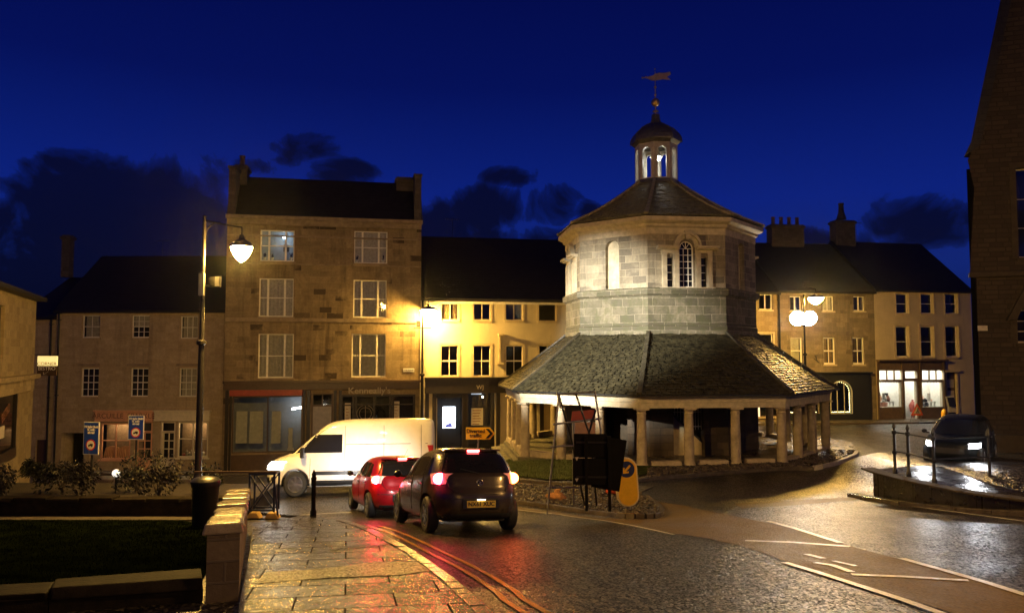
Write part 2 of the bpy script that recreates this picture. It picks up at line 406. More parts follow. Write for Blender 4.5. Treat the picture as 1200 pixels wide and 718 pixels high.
M['car_black'] = plain('black_car_paint', (.003, .003, .003), .45, 0, .1, spec=.2)
M['van_white'] = plain('white_van_paint', (.75, .74, .70), .35, 0, .05, coat=.4)
M['car_glass'] = plain('tinted_car_glass', (.012, .012, .014), .08, 0, .1, spec=.35)
M['plate_yellow'] = plain('yellow_number_plate', (.72, .52, .08), .4, 0, .05)
M['bag'] = plain('orange_sandbag', (.42, .20, .07), .7, 0, .5, .4, 12)
M['bag_red'] = plain('red_sandbag', (.6, .08, .03), .6, 0, .2, .4, 12)
M['leaf'] = plain('dark_leaves', (.006, .0075, .0025), .5, 0, .5, 0, 30)
M['leaf2'] = plain('brown_green_leaves', (.014, .011, .005), .55, 0, .5, 0, 30)
M['twig'] = plain('twigs', (.10, .075, .05), .8)
M['barrier_blue'] = plain('blue_steel_barrier', (.03, .04, .08), .35, .3, .15)
M['barrier_foot'] = plain('yellow_barrier_foot', (.60, .40, .10), .6, 0, .2)
M['red_plate'] = plain('red_sign_back', (.28, .05, .035), .5, 0, .15)
M['bluegrey'] = plain('painted_interior_wall', (.30, .34, .38), .8)
EXPO = 0.1
SKYOFF = (3.1, 0.7, 0.2)
# ------------------------------------------------------------------ the setting
def drape(name, poly, off, mat, skirt=0, cell=.5, kind='structure', label=None):
    bm = bmesh.new()
    tris = tessellate_polygon([[Vector((p[0], p[1], 0)) for p in poly]])
    vs = [bm.verts.new((p[0], p[1], 0)) for p in poly]
    for t in tris:
        try: bm.faces.new([vs[i] for i in t])
        except Exception: pass
    xs = [p[0] for p in poly]; ys = [p[1] for p in poly]
    for ax, lo, hi in ((0, min(xs), max(xs)), (1, min(ys), max(ys))):
        k = math.floor(lo/cell)*cell
        while k < hi:
            co = (k, 0, 0) if ax == 0 else (0, k, 0); no = (1, 0, 0) if ax == 0 else (0, 1, 0)
            bmesh.ops.bisect_plane(bm, geom=bm.verts[:]+bm.edges[:]+bm.faces[:], plane_co=co, plane_no=no)
            k += cell
    bmesh.ops.remove_doubles(bm, verts=bm.verts[:], dist=1e-4)
    bm.normal_update()
    for f in bm.faces:
        if f.normal.z < 0: f.normal_flip()
    for v in bm.verts: v.co.z = G(v.co.x, v.co.y)+off
    if skirt:
        be = [e for e in bm.edges if len(e.link_faces) == 1]
        r = bmesh.ops.extrude_edge_only(bm, edges=be)
        for v in r['geom']:
            if isinstance(v, bmesh.types.BMVert): v.co.z -= skirt
    me = bpy.data.meshes.new(name); bm.to_mesh(me); bm.free(); autouv(me)
    me.materials.append(mat)
    o = bpy.data.objects.new(name, me); COL.objects.link(o); o['kind'] = kind
    if label: o['label'] = label
    return o
def strip(pts, w, side=0):
    """polygon of width w along a ground polyline"""
    pts = [Vector(p) for p in pts]; L = []; Rr = []
    for i, p in enumerate(pts):
        a = pts[max(0, i-1)]; b = pts[min(len(pts)-1, i+1)]; d = (b-a).normalized(); n = Vector((-d.y, d.x))
        L.append(p+n*(w/2+side)); Rr.append(p-n*(w/2-side))
    return L+Rr[::-1]
def smooth_pts(pts, k=4):
    pts = [Vector(p) for p in pts]; out = []
    for i in range(len(pts)-1):
        p0 = pts[max(0, i-1)]; p1 = pts[i]; p2 = pts[i+1]; p3 = pts[min(len(pts)-1, i+2)]
        for j in range(k):
            t = j/k
            out.append(.5*((2*p1)+(p2-p0)*t+(2*p0-5*p1+4*p2-p3)*t*t+(3*p1-p0-3*p2+p3)*t**3))
    out.append(pts[-1]); return out
def kerb(name, pts, w, h, mat, off=0, close=False, gap=.9):
    """a run of kerb stones with real joints following a ground line; one mesh"""
    m = MB(); pts = [Vector(p) for p in pts]
    for a, b in zip(pts, pts[1:]):
        L = (b-a).length; n = max(1, round(L/gap)); d = (b-a)/n; u = d.normalized(); nn = Vector((-u.y, u.x))*w/2
        for i in range(n):
            p = a+d*i+u*.004; q = a+d*(i+1)-u*.004; j = random.uniform(-.006, .006)
            vs = []
            for zz in (-.25, h+j):
                for c in (p-nn, q-nn, q+nn, p+nn): vs.append((c.x, c.y, G(c.x, c.y)+off+zz))
            m.add(vs, [(0,3,2,1),(4,5,6,7),(0,1,5,4),(1,2,6,5),(2,3,7,6),(3,0,4,7)])
    o = m.build(name, mat, bevel=.012); o['kind'] = 'structure'; return o

# ground sheet
xs = [-260,-160,-100,-70,-55,-45,-38]+[-32+.5*i for i in range(136)]+[40,48,58,72,100,160,260]
ys = [-60,-40,-28,-20,-14,-10,-7,-5,-3,-1.5]+[.5*i for i in range(120)]+[62,66,72,82,100,140,220,320]
vv = [(x, y, G(min(60, max(-60, x)), min(70, y))) for y in ys for x in xs]; nx = len(xs)
ff = [(j*nx+i, j*nx+i+1, (j+1)*nx+i+1, (j+1)*nx+i) for j in range(len(ys)-1) for i in range(nx-1)]
g = MB(); g.v = vv; g.f = ff
go = g.build('ground', M['asphalt'], smooth='all'); go['kind'] = 'structure'
# near pavement
kerbpx = [(560,718),(538,697),(514,676),(496,663),(478,650),(455,637),(430,624),(398,613),(350,606),(298,602)]
kerbline = [Vector((1.05, 1.0)), Vector((.75, 3.0)), Vector((.2, 5.4))]+P2(kerbpx)
kl = smooth_pts(kerbline, 3)
wallL = [Vector((-4.9, 17.9)), Vector((-4.72, 14.2)), Vector((-3.75, 11.2)), Vector((-2.7, 7.8)), Vector((-1.6, 4.4)), Vector((-1.2, 1.0))]
drape('pavement', kl+wallL, .06, M['flags'], .2)
kerb('kerb', kl[:-6], .16, .075, M['kerb'])
# tarmac repair across the pavement, drain grate set in it
drape('pavement_patch', P2([(300,690),(312,676),(380,672),(440,664),(512,664),(520,672),(470,680),(390,683),(330,688)]), .066, M['asphalt'])
# double yellow lines
yl = P2([(432,617),(452,623),(470,631),(490,641),(509,651),(533,663),(557,677),(583,695),(612,717)])+[Vector((1.6, 3.5))]
yl = smooth_pts(yl, 3)
drape('yellow_line', strip(yl, .07), .012, M['yellow_line'])
drape('yellow_line', strip(yl, .07, .20), .012, M['yellow_line'])
# island with the traffic signs
isl = smooth_pts(P2([(560,587),(605,590),(650,596),(700,603),(735,607),(765,607),(776,603),(770,594),(757,584)]), 3)
isl_all = isl+P2([(745,578),(700,573),(640,571),(585,571)])
drape('traffic_island', isl_all, .07, M['gravel'], .2)
kerb('kerb', isl, .13, .11, M['kerb'], gap=.8)
drape('footway', P2([(600,570),(640,571),(700,573),(752,577),(765,571),(700,568),(640,563),(600,561)]), .03, M['flags_far'], .1)
# market-building island
mi = smooth_pts(P2([(560,558),(605,565),(660,569),(700,569),(760,563),(825,557.5),(890,552.5),(934,550.5),(962,549),(984,543),(1001,536.5),(1004,532)]), 3)
mart_isl = mi+[Vector((16.2, 37)), Vector((15.5, 41)), Vector((11, 44.5)), Vector((3, 45)), Vector((-2, 41)), Vector((-2.4, 36))]
drape('market_island', mart_isl, .09, M['gravel'], .25)
kerb('kerb', mi[:-10], .14, .12, M['kerb'])
kerb('kerb', mi[-11:], .16, .16, M['kerb_pale'])
drape('grass_verge', P2([(585,556),(605,562),(640,566),(690,566),(735,562),(790,557),(780,550),(745,549),(700,546),(640,540),(595,538),(575,545)]), .13, M['verge'])
# buff hatched surfacing
buff = P2([(560,592),(606,594),(655,600),(705,607),(740,609),(771,608),(779,603),(768,587),(800,592),(838,600),(872,607),(905,614),(945,623),(990,638),(1030,649),(1065,658),(1110,670),(1155,682),(1200,697),(1290,724)])
buff += P2([(1290,770),(1130,723),(1070,704),(1010,688),(955,673),(925,660),(900,650),(868,640),(830,631),(790,625),(740,615),(700,609),(650,603),(600,598),(560,594)])
drape('buff_hatching', buff, .008, M['buff'])
drape('buff_hatching', P2([(860,590),(990,583),(1040,578),(1032,582),(1000,586),(930,592),(870,596)]), .008, M['buff'])
def line(pts, w): drape('white_line', strip(P2(pts), w), .016, M['white_line'], cell=1)
line([(900,611),(930,619),(985,636.5)], .11)
line([(873,634),(930,636),(996,641)], .16)
line([(919,659.5),(960,672),(1010,688),(1062,705),(1135,731)], .11)
line([(998,674),(1060,676.5),(1135,681)], .13)
line([(1057,655),(1110,670),(1155,683),(1205,699)], .11)
line([(945,650),(965,655)], .10); line([(977,658),(1003,664)], .07); line([(955,660),(975,663),(998,671)], .10)
line([(1020,587),(1080,595),(1140,603),(1215,613)], .09)
line([(606,597.5),(655,603),(705,610),(790,627)], .06)
line([(322,605.5),(380,602),(412,600.5)], .1); 
# lawn, garden path and the terraced edges on the left
drape('lawn', [Vector(p) for p in ((-3.35,8.3),(-5.2,14.6),(-7.2,16.8),(-19,17.2),(-19,6),(-6,6.6))], .02, M['lawn'])
drape('garden_path', [Vector(p) for p in ((-19,17.2),(-7.2,16.8),(-5.1,17.6),(-5.6,18.4),(-19,18.4))], .03, M['flags_far'])
# far pavements along the buildings
def band(p0, p1, w, name='far_pavement', off=.09):
    p0 = Vector(p0); p1 = Vector(p1); d = (p1-p0).normalized(); n = Vector((d.y, -d.x))
    drape(name, [p0+n*w, p1+n*w, p1-n*1.0, p0-n*1.0], off, M['flags_far'], .2, cell=1)
    kerb('kerb', [p0+n*w, p1+n*w], .15, off+.02, M['kerb'], gap=1.2)
xL = lambda px, Y: ((px-600)/900*Y, Y)
band(xL(20,38.6), xL(262,38.4), 2.4); band(xL(262,37.5), xL(495,39.5), 2.6); band(xL(495,39.9), xL(790,42.3), 2.4)
band(xL(845,48.6), xL(1140,50.5), 2.0)

# ------------------------------------------------------------------ houses
class House:
    def __init__(s, name, label, pL, YL, pR, YR, base, cat='house', group=None):
        a = Vector(((pL-600)/900*YL, YL, 0)); b = Vector(((pR-600)/900*YR, YR, 0))
        s.a = a; s.d = (b-a).normalized(); s.n = Vector((-s.d.y, s.d.x, 0)); s.W = (b-a).length; s.base = base
        s.root = empty(name, (a.x, a.y, base), math.atan2(s.d.y, s.d.x), label, cat, group); s.holes = []
    def loc(s, px, py, dep=0):
        r = ray(px, py); o = s.a+s.n*dep
        t = o.dot(s.n)/r.dot(s.n); p = r*t
        return (p-s.a).dot(s.d), p.z-s.base
    def rect(s, x0, y0, x1, y1):
        xc = (x0+x1)/2; yc = (y0+y1)/2
        return s.loc(x0, yc)[0], s.loc(x1, yc)[0], s.loc(xc, y1)[1], s.loc(xc, y0)[1]
    def box(s, name, mat, x0, x1, y0, y1, z0, z1, parent=None, bevel=0):
        return MB().box(x0, x1, y0, y1, z0, z1).build(name, mat, parent or s.root, bevel=bevel)
    def window(s, px, nx=2, ny=2, frame='white_paint', fw=.055, tri=None, curtain=None, surround=None, sw=.14, lit=None, dep=.14, sill='C_trim', cx=1.0, bar=.026, hd=0, pane='glass', box=.9):
        x0, x1, z0, z1 = s.rect(*px); s.holes.append([(x0, z0), (x1, z0), (x1, z1), (x0, z1)])
        m = MB(); f = fw; y0, y1 = dep-.03, dep+.03
        m.box(x0, x0+f, y0, y1, z0, z1).box(x1-f, x1, y0, y1, z0, z1).box(x0+f, x1-f, y0, y1, z1-f, z1).box(x0+f, x1-f, y0, y1, z0, z0+f*1.3)
        xs_ = [x0+f+(x1-x0-2*f)*k/nx for k in range(1, nx)] if tri is None else [x0+(x1-x0)*t for t in tri]
        for x in xs_:
            w = bar/2 if tri is None else .045
            m.box(x-w, x+w, y0+.004, y1-.01, z0+f, z1-f)
        for k in range(1, ny):
            z = z0+f+(z1-z0-2*f)*k/ny; w = bar/2 if not (ny % 2 == 0 and k == ny//2) else bar*.9
            m.box(x0+f, x1-f, y0+.008, y1-.014, z-w, z+w)
        w = m.build('window', M[frame], s.root)
        MB().add([(x0+f, dep, z0+f), (x1-f, dep, z0+f), (x1-f, dep, z1-f), (x0+f, dep, z1-f)], [(0,1,2,3)]).build('pane', M[pane], w)
        if curtain:
            c = MB(); n = 26; vs = []; A = x0+f; B = x1-f; hb = z0+f+(1-cx)*(z1-z0)
            for i in range(n+1):
                x = A+(B-A)*i/n; y = dep+.12+.03*math.sin(i*1.9+x)+.015*random.random()
                vs += [(x, y, hb), (x, y, z1-f)]
            gapc = n//2 if curtain != 'curtain' else -1
            c.add(vs, [(2*i, 2*i+2, 2*i+3, 2*i+1) for i in range(n) if abs(i-gapc) > (1 if gapc > 0 else -1)]); c.build('curtain', M[curtain], w, smooth='all')
        if sill: MB().box(x0-.06, x1+.06, -.07, dep+.04, z0-.09, z0+.012).build('sill', M[sill], w)
        if surround:
            t = sw; q = MB().box(x0-t, x0-.002, -.03, .05, z0, z1).box(x1+.002, x1+t, -.03, .05, z0, z1).box(x0-t, x1+t, -.034, .05, z1+.002, z1+t)
            q.build('surround', M[surround], w)
        return w, (x0, x1, z0, z1)
    def shell(s, mat, topz, ridgez, depth, rdepth=None, roofmat='roof', over=.25, hip=0, wz0=0, wallname='wall', cutx=None):
        W = s.W if cutx is None else cutx
        m = MB(); m.panel([(0, wz0), (W, wz0), (W, topz), (0, topz)], s.holes, .2)
        m.add([(W,0,0),(W,depth,0),(W,depth,topz),(W,0,topz),(0,0,0),(0,depth,0),(0,depth,topz),(0,0,topz)], [(0,1,2,3),(4,7,6,5),(1,5,6,2)])
        rd = rdepth or depth/2
        if not hip: m.add([(0,0,topz),(0,depth,topz),(0,rd,ridgez-.08),(W,0,topz),(W,depth,topz),(W,rd,ridgez-.08)], [(0,2,1),(3,4,5)])
        wl = m.build(wallname, M[mat], s.root)
        # dark interior sheet so that rooms have a back
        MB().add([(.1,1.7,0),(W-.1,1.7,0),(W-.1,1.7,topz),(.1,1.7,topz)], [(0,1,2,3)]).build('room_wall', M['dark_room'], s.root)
        r = MB(); o = over; t = .14
        h0 = 0 if not hip else hip
        e0 = topz-.02
        r.add([(-.05,-o,e0),(W+.05,-o,e0),(W+.05-h0,rd,ridgez),(-.05+h0,rd,ridgez),(-.05,depth+o,e0),(W+.05,depth+o,e0),
               (-.05,-o,e0-t),(W+.05,-o,e0-t),(-.05,depth+o,e0-t),(W+.05,depth+o,e0-t)],
              [(0,1,2,3),(5,4,3,2),(6,7,1,0),(9,8,4,5),(0,3,4,8,6),(1,7,9,5,2),(6,8,9,7)])
        return wl, r.build('roof', M[roofmat], s.root)
def pipe(h, px, z0, z1, mat='dark_metal', r=.045):
    x = h.loc(px, 420)[0]; m = MB().cyl((x, -.09, z0), (x, -.09, z1), r)
    for z in (z0+.4, (z0+z1)/2, z1-.3): m.box(x-.08, x+.08, -.12, 0, z-.02, z+.02)
    m.box(x-.1, x+.1, -.2, -.01, z1, z1+.18)
    return m.build('drainpipe', M[mat], h.root)
def stack(h, x, y, z0, z1, w, d, pots=2, mat='chimney'):
    c = MB().box(x-w/2, x+w/2, y-d/2, y+d/2, z0, z1).box(x-w/2-.08, x+w/2+.08, y-d/2-.08, y+d/2+.08, z1-.25, z1-.08).build('chimney', M[mat], h)
    for k in range(pots):
        xx = x+(k-(pots-1)/2)*w/max(1, pots)
        MB().lathe([(.13, 0), (.12, .45), (.15, .5), (.15, .56), (.09, .56)], (xx, y, z1), 10).build('chimney_pot', M['clay'], c)
    return c

# --- brown house with two shops (left)
A = House('stone_house', 'brown stone house with six small sash windows over two little shops at left', 66, 39.2, 263, 39.0, -6.3)
zt = A.loc(160, 363)[1]; zr = A.loc(160, 300, 4)[1]
A.window((96,369,117,396), 2, 2, curtain='curtain', sill='A_wall')
A.window((154,369,175,396), 3, 4, curtain='curtain', cx=.0+.55, sill='A_wall')
A.window((211,370,232,397), 3, 2, curtain='curtain', sill='A_wall')
for x, c in ((94, None), (152, None), (209, 'curtain')): A.window((x+.5,431,x+21.5,465), 3, 4, curtain=c, sill='A_wall')
a0, a1, z0, z1 = A.rect(71, 507, 98, 562); A.holes.append([(a0, .02), (a1, .02), (a1, z1), (a0, z1)])
# shop fronts
def shopfront(h, px, fascia, win, door, mat, textmat, words, wmat=None, size=.3, panes=(2, 2), dpanes=(2, 3)):
    F0, F1, fz0, fz1 = h.rect(*fascia)
    sf = MB().box(F0, F1, -.16, .02, fz0, fz1).box(F0-.05, F1+.05, -.24, .02, fz1, fz1+.07).box(F0, F1, -.2, .02, fz0-.06, fz0).build('shop_fascia', M[mat], h.root, bevel=.008)
    if words: text(words, size, M[textmat], sf, ((F0+F1)/2, -.165, (fz0+fz1)/2), sx=1.0)
    w0, w1, wz0, wz1 = h.rect(*win); h.holes.append([(w0, wz0), (w1, wz0), (w1, wz1), (w0, wz1)])
    m = MB(); f = .07
    m.box(w0, w0+f, 0, .1, wz0, wz1).box(w1-f, w1, 0, .1, wz0, wz1).box(w0+f, w1-f, 0, .1, wz1-f, wz1).box(w0+f, w1-f, 0, .1, wz0, wz0+f)
    for k in range(1, panes[0]): x = w0+(w1-w0)*k/panes[0]; m.box(x-.03, x+.03, .004, .09, wz0+f, wz1-f)
    for k in range(1, panes[1]): z = wz0+(wz1-wz0)*.52; m.box(w0+f, w1-f, .008, .085, z-.025, z+.025)
    wo = m.build('shop_window', M[mat], h.root)
    MB().box(w0-.08, w1+.08, -.1, .05, wz0-.08, wz0-.003).build('sill', M[mat], wo)
    MB().add([(w0+f,.05,wz0+f),(w1-f,.05,wz0+f),(w1-f,.05,wz1-f),(w0+f,.05,wz1-f)], [(0,1,2,3)]).build('pane', M['shop_glass'], wo)
    bx = MB().add([(w0-.2,.9,wz0-.2),(w1+.2,.9,wz0-.2),(w1+.2,.9,wz1+.2),(w0-.2,.9,wz1+.2),(w0-.2,.12,wz0-.02),(w1+.2,.12,wz0-.02)], [(0,1,2,3),(4,5,1,0)])
    bx.build('display_back', M['curtain_brown'], wo)
    if door:
        d0, d1, dz0, dz1 = h.rect(*door); dz0 = max(dz0, .1); h.holes.append([(d0, dz0), (d1, dz0), (d1, dz1), (d0, dz1)])
        fr = MB().box(d0, d0+.06, 0, .12, dz0, dz1).box(d1-.06, d1, 0, .12, dz0, dz1).box(d0+.06, d1-.06, 0, .12, dz1-.06, dz1)
        dh = dz0+(dz1-dz0)*.80; fr.box(d0+.06, d1-.06, 0, .12, dh, dh+.07)
        do = fr.build('door_frame', M[mat], h.root)
        dm = MB(); A0, A1 = d0+.07, d1-.07; pz0 = dz0+(dh-dz0)*.40
        dm.box(A0, A1, .1, .14, dz0, pz0)
        nxd, nyd = dpanes; bw = .05
        for k in range(nxd+1): x = A0+(A1-A0-bw)*k/nxd; dm.box(x, x+bw, .1, .14, pz0, dh)
        for k in range(1, nyd+1): z = pz0+(dh-pz0-bw)*k/nyd; dm.box(A0, A1, .104, .136, z, z+bw)
        dd = dm.build('door', M[wmat or mat], h.root)
        MB().ball((A1-.09, .06, dz0+1.0), .03).build('handle', M['galv'], dd)
        MB().add([(A0,.13,pz0),(A1,.13,pz0),(A1,.13,dh),(A0,.13,dh)], [(0,1,2,3)]).build('pane', M['shop_glass'], dd)
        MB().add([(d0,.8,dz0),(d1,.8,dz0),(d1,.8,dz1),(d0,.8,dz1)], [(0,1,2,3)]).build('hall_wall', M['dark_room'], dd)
    return wo, (w0, w1, wz0, wz1)
w1o, wr = shopfront(A, None, (113,482,180.5,492), (118,495.5,153,538), (158,494,178,556), 'pink', 'letter_brown', 'ARCUILLE  SPARKLE', size=.36)
w2o, wr2 = shopfront(A, None, (182,482,247,491.5), (208,494,244,536), (188,494,205,556), 'ivory', 'letter_brown', None)
for wo_, r_, nm_ in ((w1o, wr, 'warm_display_strip'), (w2o, wr2, 'warm_display_strip')): MB().box(r_[0]+.15, r_[1]-.15, .45, .5, r_[3]+.02, r_[3]+.06).build('display_lamp', emit(nm_, (1, .66, .34), 60), wo_)
# things standing in the two little shop windows
def display(h, r, n, dep, mats, label, lo=.12, hi=.5, rows=1, group=None):
    x0, x1, z0, z1 = r
    for i in range(n):
        x = x0+.15+(x1-x0-.3)*(i+.5)/n+random.uniform(-.03, .03); hh = random.uniform(lo, hi); w = random.uniform(.05, .11)
        t = MB().lathe([(w, 0), (w*1.1, hh*.15), (w*.8, hh*.55), (w*1.2, hh*.75), (w*.4, hh*.9), (w*.15, hh)], (0, 0, 0), 10)
        p = h.a+h.d*x+h.n*dep
        o = t.build('window_ornament', M[random.choice(mats)], None, smooth=True, loc=(p.x, p.y, h.base+z0+.0))
        tag(o, label, 'ornament', group)
for k in range(2):
    x = wr[0]+(wr[1]-wr[0])*(.27+.46*k); q = MB()
    q.prism([(x-.45, wr[2]+.1), (x+.45, wr[2]+.1), (x+.33, wr[2]+.55), (x+.12, wr[2]+.62), (x-.12, wr[2]+.62), (x-.33, wr[2]+.55)], .34, .40)
    for i in range(9): q.cyl((x-.38+.095*i, .3, wr[2]+.02), (x-.30+.075*i, .3, wr[2]+.5), .028, .012, 6)
    o = q.build('dress_display', M['pink']); o.location = (A.a.x, A.a.y, A.base); o.rotation_euler.z = math.atan2(A.d.y, A.d.x)
    tag(o, ['fringed pink scarf display in the left bay of the pink shop window', 'fringed pink scarf display in the right bay of the pink shop window'][k], 'scarf display')
display(A, wr2, 9, .3, ['paper', 'red_plate', 'letter_grey'], 'small ornament standing in the lower panes of the ivory shop window', .1, .45, group='ornaments in the ivory shop window')
A.shell('A_wall', zt, zr, 8)
s0, _ = A.loc(74, 400); pipe(A, 69, .1, zt-.2)
MB().box(A.loc(66,470)[0]+.02, A.W-.02, -.05, .0, A.loc(160,481)[1]+.02, A.loc(160,478)[1]+.04).build('string_course', M['A_wall'], A.root)
for x0_, x1_ in ((92,117),(149,176),(207,233)): 
    l0, l1, q0, q1 = A.rect(x0_, 426, x1_, 429); MB().box(l0, l1, -.05, 0, q0, q1).build('lintel', M['B_trim'], A.root)
stack(A.root, A.loc(75,300,3.5)[0]-.1, 4, zr-1.2, A.loc(75,276,4)[1], .45, .45, 0)
# --- narrow recessed house
A0 = House('narrow_house', 'narrow dark stone house squeezed between corner shop and brown house', 24, 39.4, 65.5, 39.3, -6.3)
l0, l1, q0, q1 = A0.rect(41, 515, 54, 562); A0.holes.append([(l0, .02), (l1, .02), (l1, q1), (l0, q1)])
zt0 = A0.loc(50, 371)[1]; A0.shell('A_wall', zt0, A0.loc(50, 325, 4)[1], 8); pipe(A0, 60, .1, zt0-.1)
MB().box(l0, l1, .12, .18, .02, q1).build('door', M['shop_brown'], A0.root)
# --- tall four-storey house
B = House('tall_house', 'tall four-storey stone house with blotched walls over a red fascia and a pub front', 263.5, 37.6, 493, 39.4, -6.3)
zc = B.loc(378, 256)[1]; zr = B.loc(378, 211, 1.6)[1]
TRI = (.25, .74)
topw = B.window((305,269.5,345,306.5), tri=TRI, ny=2, sill='B_trim', pane='glass')
B.window((415,271,454,309), tri=TRI, ny=2, curtain='curtain', sill='B_trim')
B.window((303.5,326,344,371.5), tri=TRI, ny=2, curtain='curtain', sill='B_trim')
B.window((414,328,453,372.5), tri=TRI, ny=2, curtain='curtain', sill='B_trim')
B.window((302.5,391,344,443), tri=TRI, ny=2, curtain='curtain', sill='B_trim')
B.window((412,391,452,442), tri=TRI, ny=2, curtain='curtain', sill='B_trim')
# lit room behind the top left window
x0, x1, z0, z1 = topw[1]
rm = MB().add([(x0-1,1.6,z0-.8),(x1+1.2,1.6,z0-.8),(x1+1.2,1.6,z1+.5),(x0-1,1.6,z1+.5),(x0-1,.3,z0-.8),(x1+1.2,.3,z0-.8),(x0-1,.3,z1+.5),(x1+1.2,.3,z1+.5)],
    [(0,1,2,3),(4,5,1,0),(4,0,3,6),(1,5,7,2),(3,2,7,6)]).build('lit_room', M['bluegrey'], B.root)
MB().box(x0+.95, x0+1.25, 1.55, 1.58, z0+.7, z0+1.05).build('picture_frame', M['dark_metal'], rm)
MB().ball(((x0+x1)/2+.25, 1.0, z1-.2), .09).build('ceiling_lamp', emit('cool_bulb', (.75, .87, 1), 55), rm)
for nm, px_, py_, dx in (('pot_plant', 310, 305, 0), ('pot_plant', 319, 305, 0), ('pot_plant', 341, 305, 0), ('pot_plant', 418, 308, 0), ('pot_plant', 449, 308, 0)):
    s_, z_ = B.loc(px_, py_, .25); p = B.a+B.d*s_+B.n*.27
    e = empty('pot_plant', (p.x, p.y, B.base+z_), 0, {310:'bushy pot plant in the left side light of the lit top window', 319:'small pot plant beside the middle light of the lit top window', 341:'dark pot plant in the right side light of the lit top window', 418:'pot plant in left side light of the dark top window', 449:'pot plant in right side light of the dark top window'}[px_], 'pot plant')
    MB().lathe([(.05, 0), (.08, .14), (.085, .15)], (0, 0, 0), 10).build('pot', M['white_paint'], e)
    lf = MB()
    for k in range(24):
        a = random.uniform(0, 6.3); h_ = random.uniform(.15, .42); r_ = random.uniform(.02, .12)
        lf.add([(0, 0, .13), (r_*math.cos(a), r_*math.sin(a), h_), (r_*math.cos(a+.6), r_*math.sin(a+.6), h_*.85)], [(0,1,2)])
    lf.build('leaves', M['leaf'], e)
# ground floor openings
F = B.rect(272, 464, 354, 530); B.holes.append([(F[0], F[2]), (F[1], F[2]), (F[1], F[3]), (F[0], F[3])])
D = B.rect(364, 461, 390, 553); B.holes.append([(D[0], .1), (D[1], .1), (D[1], D[3]), (D[0], D[3])])
K = B.rect(400, 462, 486, 553); B.holes.append([(K[0], .1), (K[1], .1), (K[1], K[3]), (K[0], K[3])])
B.shell('B_wall', zc, zr, 5.5, 1.6, over=.1)
def bandp(h, px0, y0, px1, y1, proj, mat, name='string_course', wrap=False):
    a, b, c, d = h.rect(px0, y0, px1, y1); return MB().box(a, b, -proj, .02, c, d).build(name, M[mat], h.root, bevel=.01)
bb = B.rect(263.5, 373, 493, 377.5); MB().box(.01, B.W-.01, -.08, .01, bb[2], bb[3]).build('string_course', M['B_trim'], B.root, bevel=.01)
bb = B.rect(263.5, 244, 493, 250.5); MB().box(-.05, B.W+.05, -.28, .01, zc-.16, zc+.03).box(0, B.W, -.14, .01, zc-.42, zc-.16).box(.0, B.W, -.05, .01, zc-1.0, zc-.92).build('cornice', M['B_trim'], B.root, bevel=.02)
MB().box(.01, B.W-.01, -.045, .01, B.loc(378,311)[1], B.loc(378,309.5)[1]).build('string_course', M['B_trim'], B.root)
# gable parapets and end chimneys
for xx, nm in ((0.02, 0), (B.W-.37, 1)):
    MB().box(xx, xx+.35, -.02, 3.4, zc-.1, zr+.05).box(xx-.05, xx+.40, -.08, 3.5, zr+.05, zr+.17).build('parapet', M['chimney'], B.root, bevel=.02)
stack(B.root, .40, 1.6, zr-.5, B.loc(276,195,1.6)[1], .62, .9, 1); 
stack(B.root, B.W-.75, 1.6, zr-.5, B.loc(480,210,1.6)[1], 1.0, .9, 0)
# left shop: red fascia, big empty window with leaning panels
ff_ = B.rect(270, 456.5, 355, 463.3); so = MB().box(ff_[0], ff_[1], -.22, .0, ff_[2], ff_[3]).build('shop_fascia', M['shop_red'], B.root, bevel=.01)
ff_ = B.rect(263.5, 446, 493, 456); MB().box(.0, B.W, -.30, .0, ff_[3]-.1, ff_[3]+.03).box(.05, B.W-.05, -.16, 0, ff_[2], ff_[3]-.1).build('shop_cornice', M['shop_brown'], B.root, bevel=.01)
for a_, b_ in ((263.5,267.5),(268.5,271.5),(354.5,357.5),(359,363.5),(390.5,394),(396.5,400)):
    q = B.rect(a_, 457, b_, 553); MB().box(q[0], q[1], -.12, .0, .1, q[3]).build('pilaster', M['shop_black'], B.root, bevel=.01)
m = MB(); f = .05; x0, x1, z0, z1 = F
m.box(x0, x0+f, 0, .08, z0, z1).box(x1-f, x1, 0, .08, z0, z1).box(x0+f, x1-f, 0, .08, z1-f, z1).box(x0+f, x1-f, 0, .08, z0, z0+.06)
xm = x0+(x1-x0)*.5; m.box(xm-.03, xm+.03, 0, .08, z0, z1)
sw = m.build('shop_window', M['shop_brown'], B.root)
MB().add([(x0+f,.05,z0),(x1-f,.05,z0),(x1-f,.05,z1),(x0+f,.05,z1)], [(0,1,2,3)]).build('pane', M['shop_glass'], sw)
rm = MB().add([(x0-.3,1.6,z0-.4),(x1+.3,1.6,z0-.4),(x1+.3,1.6,z1+.2),(x0-.3,1.6,z1+.2),(x0-.3,.12,z0-.0),(x1+.3,.12,z0-.0),(x0-.3,.12,z1+.2),(x1+.3,.12,z1+.2)],
    [(0,1,2,3),(4,5,1,0),(4,0,3,6),(1,5,7,2),(3,2,7,6)]).build('shop_interior', plain('grey_shop_interior', (.22, .22, .22), .8), sw)
def free(h, name, mb, mat, label, cat, bevel=0, group=None):
    o = mb.build(name, mat if not isinstance(mat, str) else M[mat], None, bevel=bevel)
    o.location = (h.a.x, h.a.y, h.base); o.rotation_euler.z = math.atan2(h.d.y, h.d.x); return tag(o, label, cat, group)
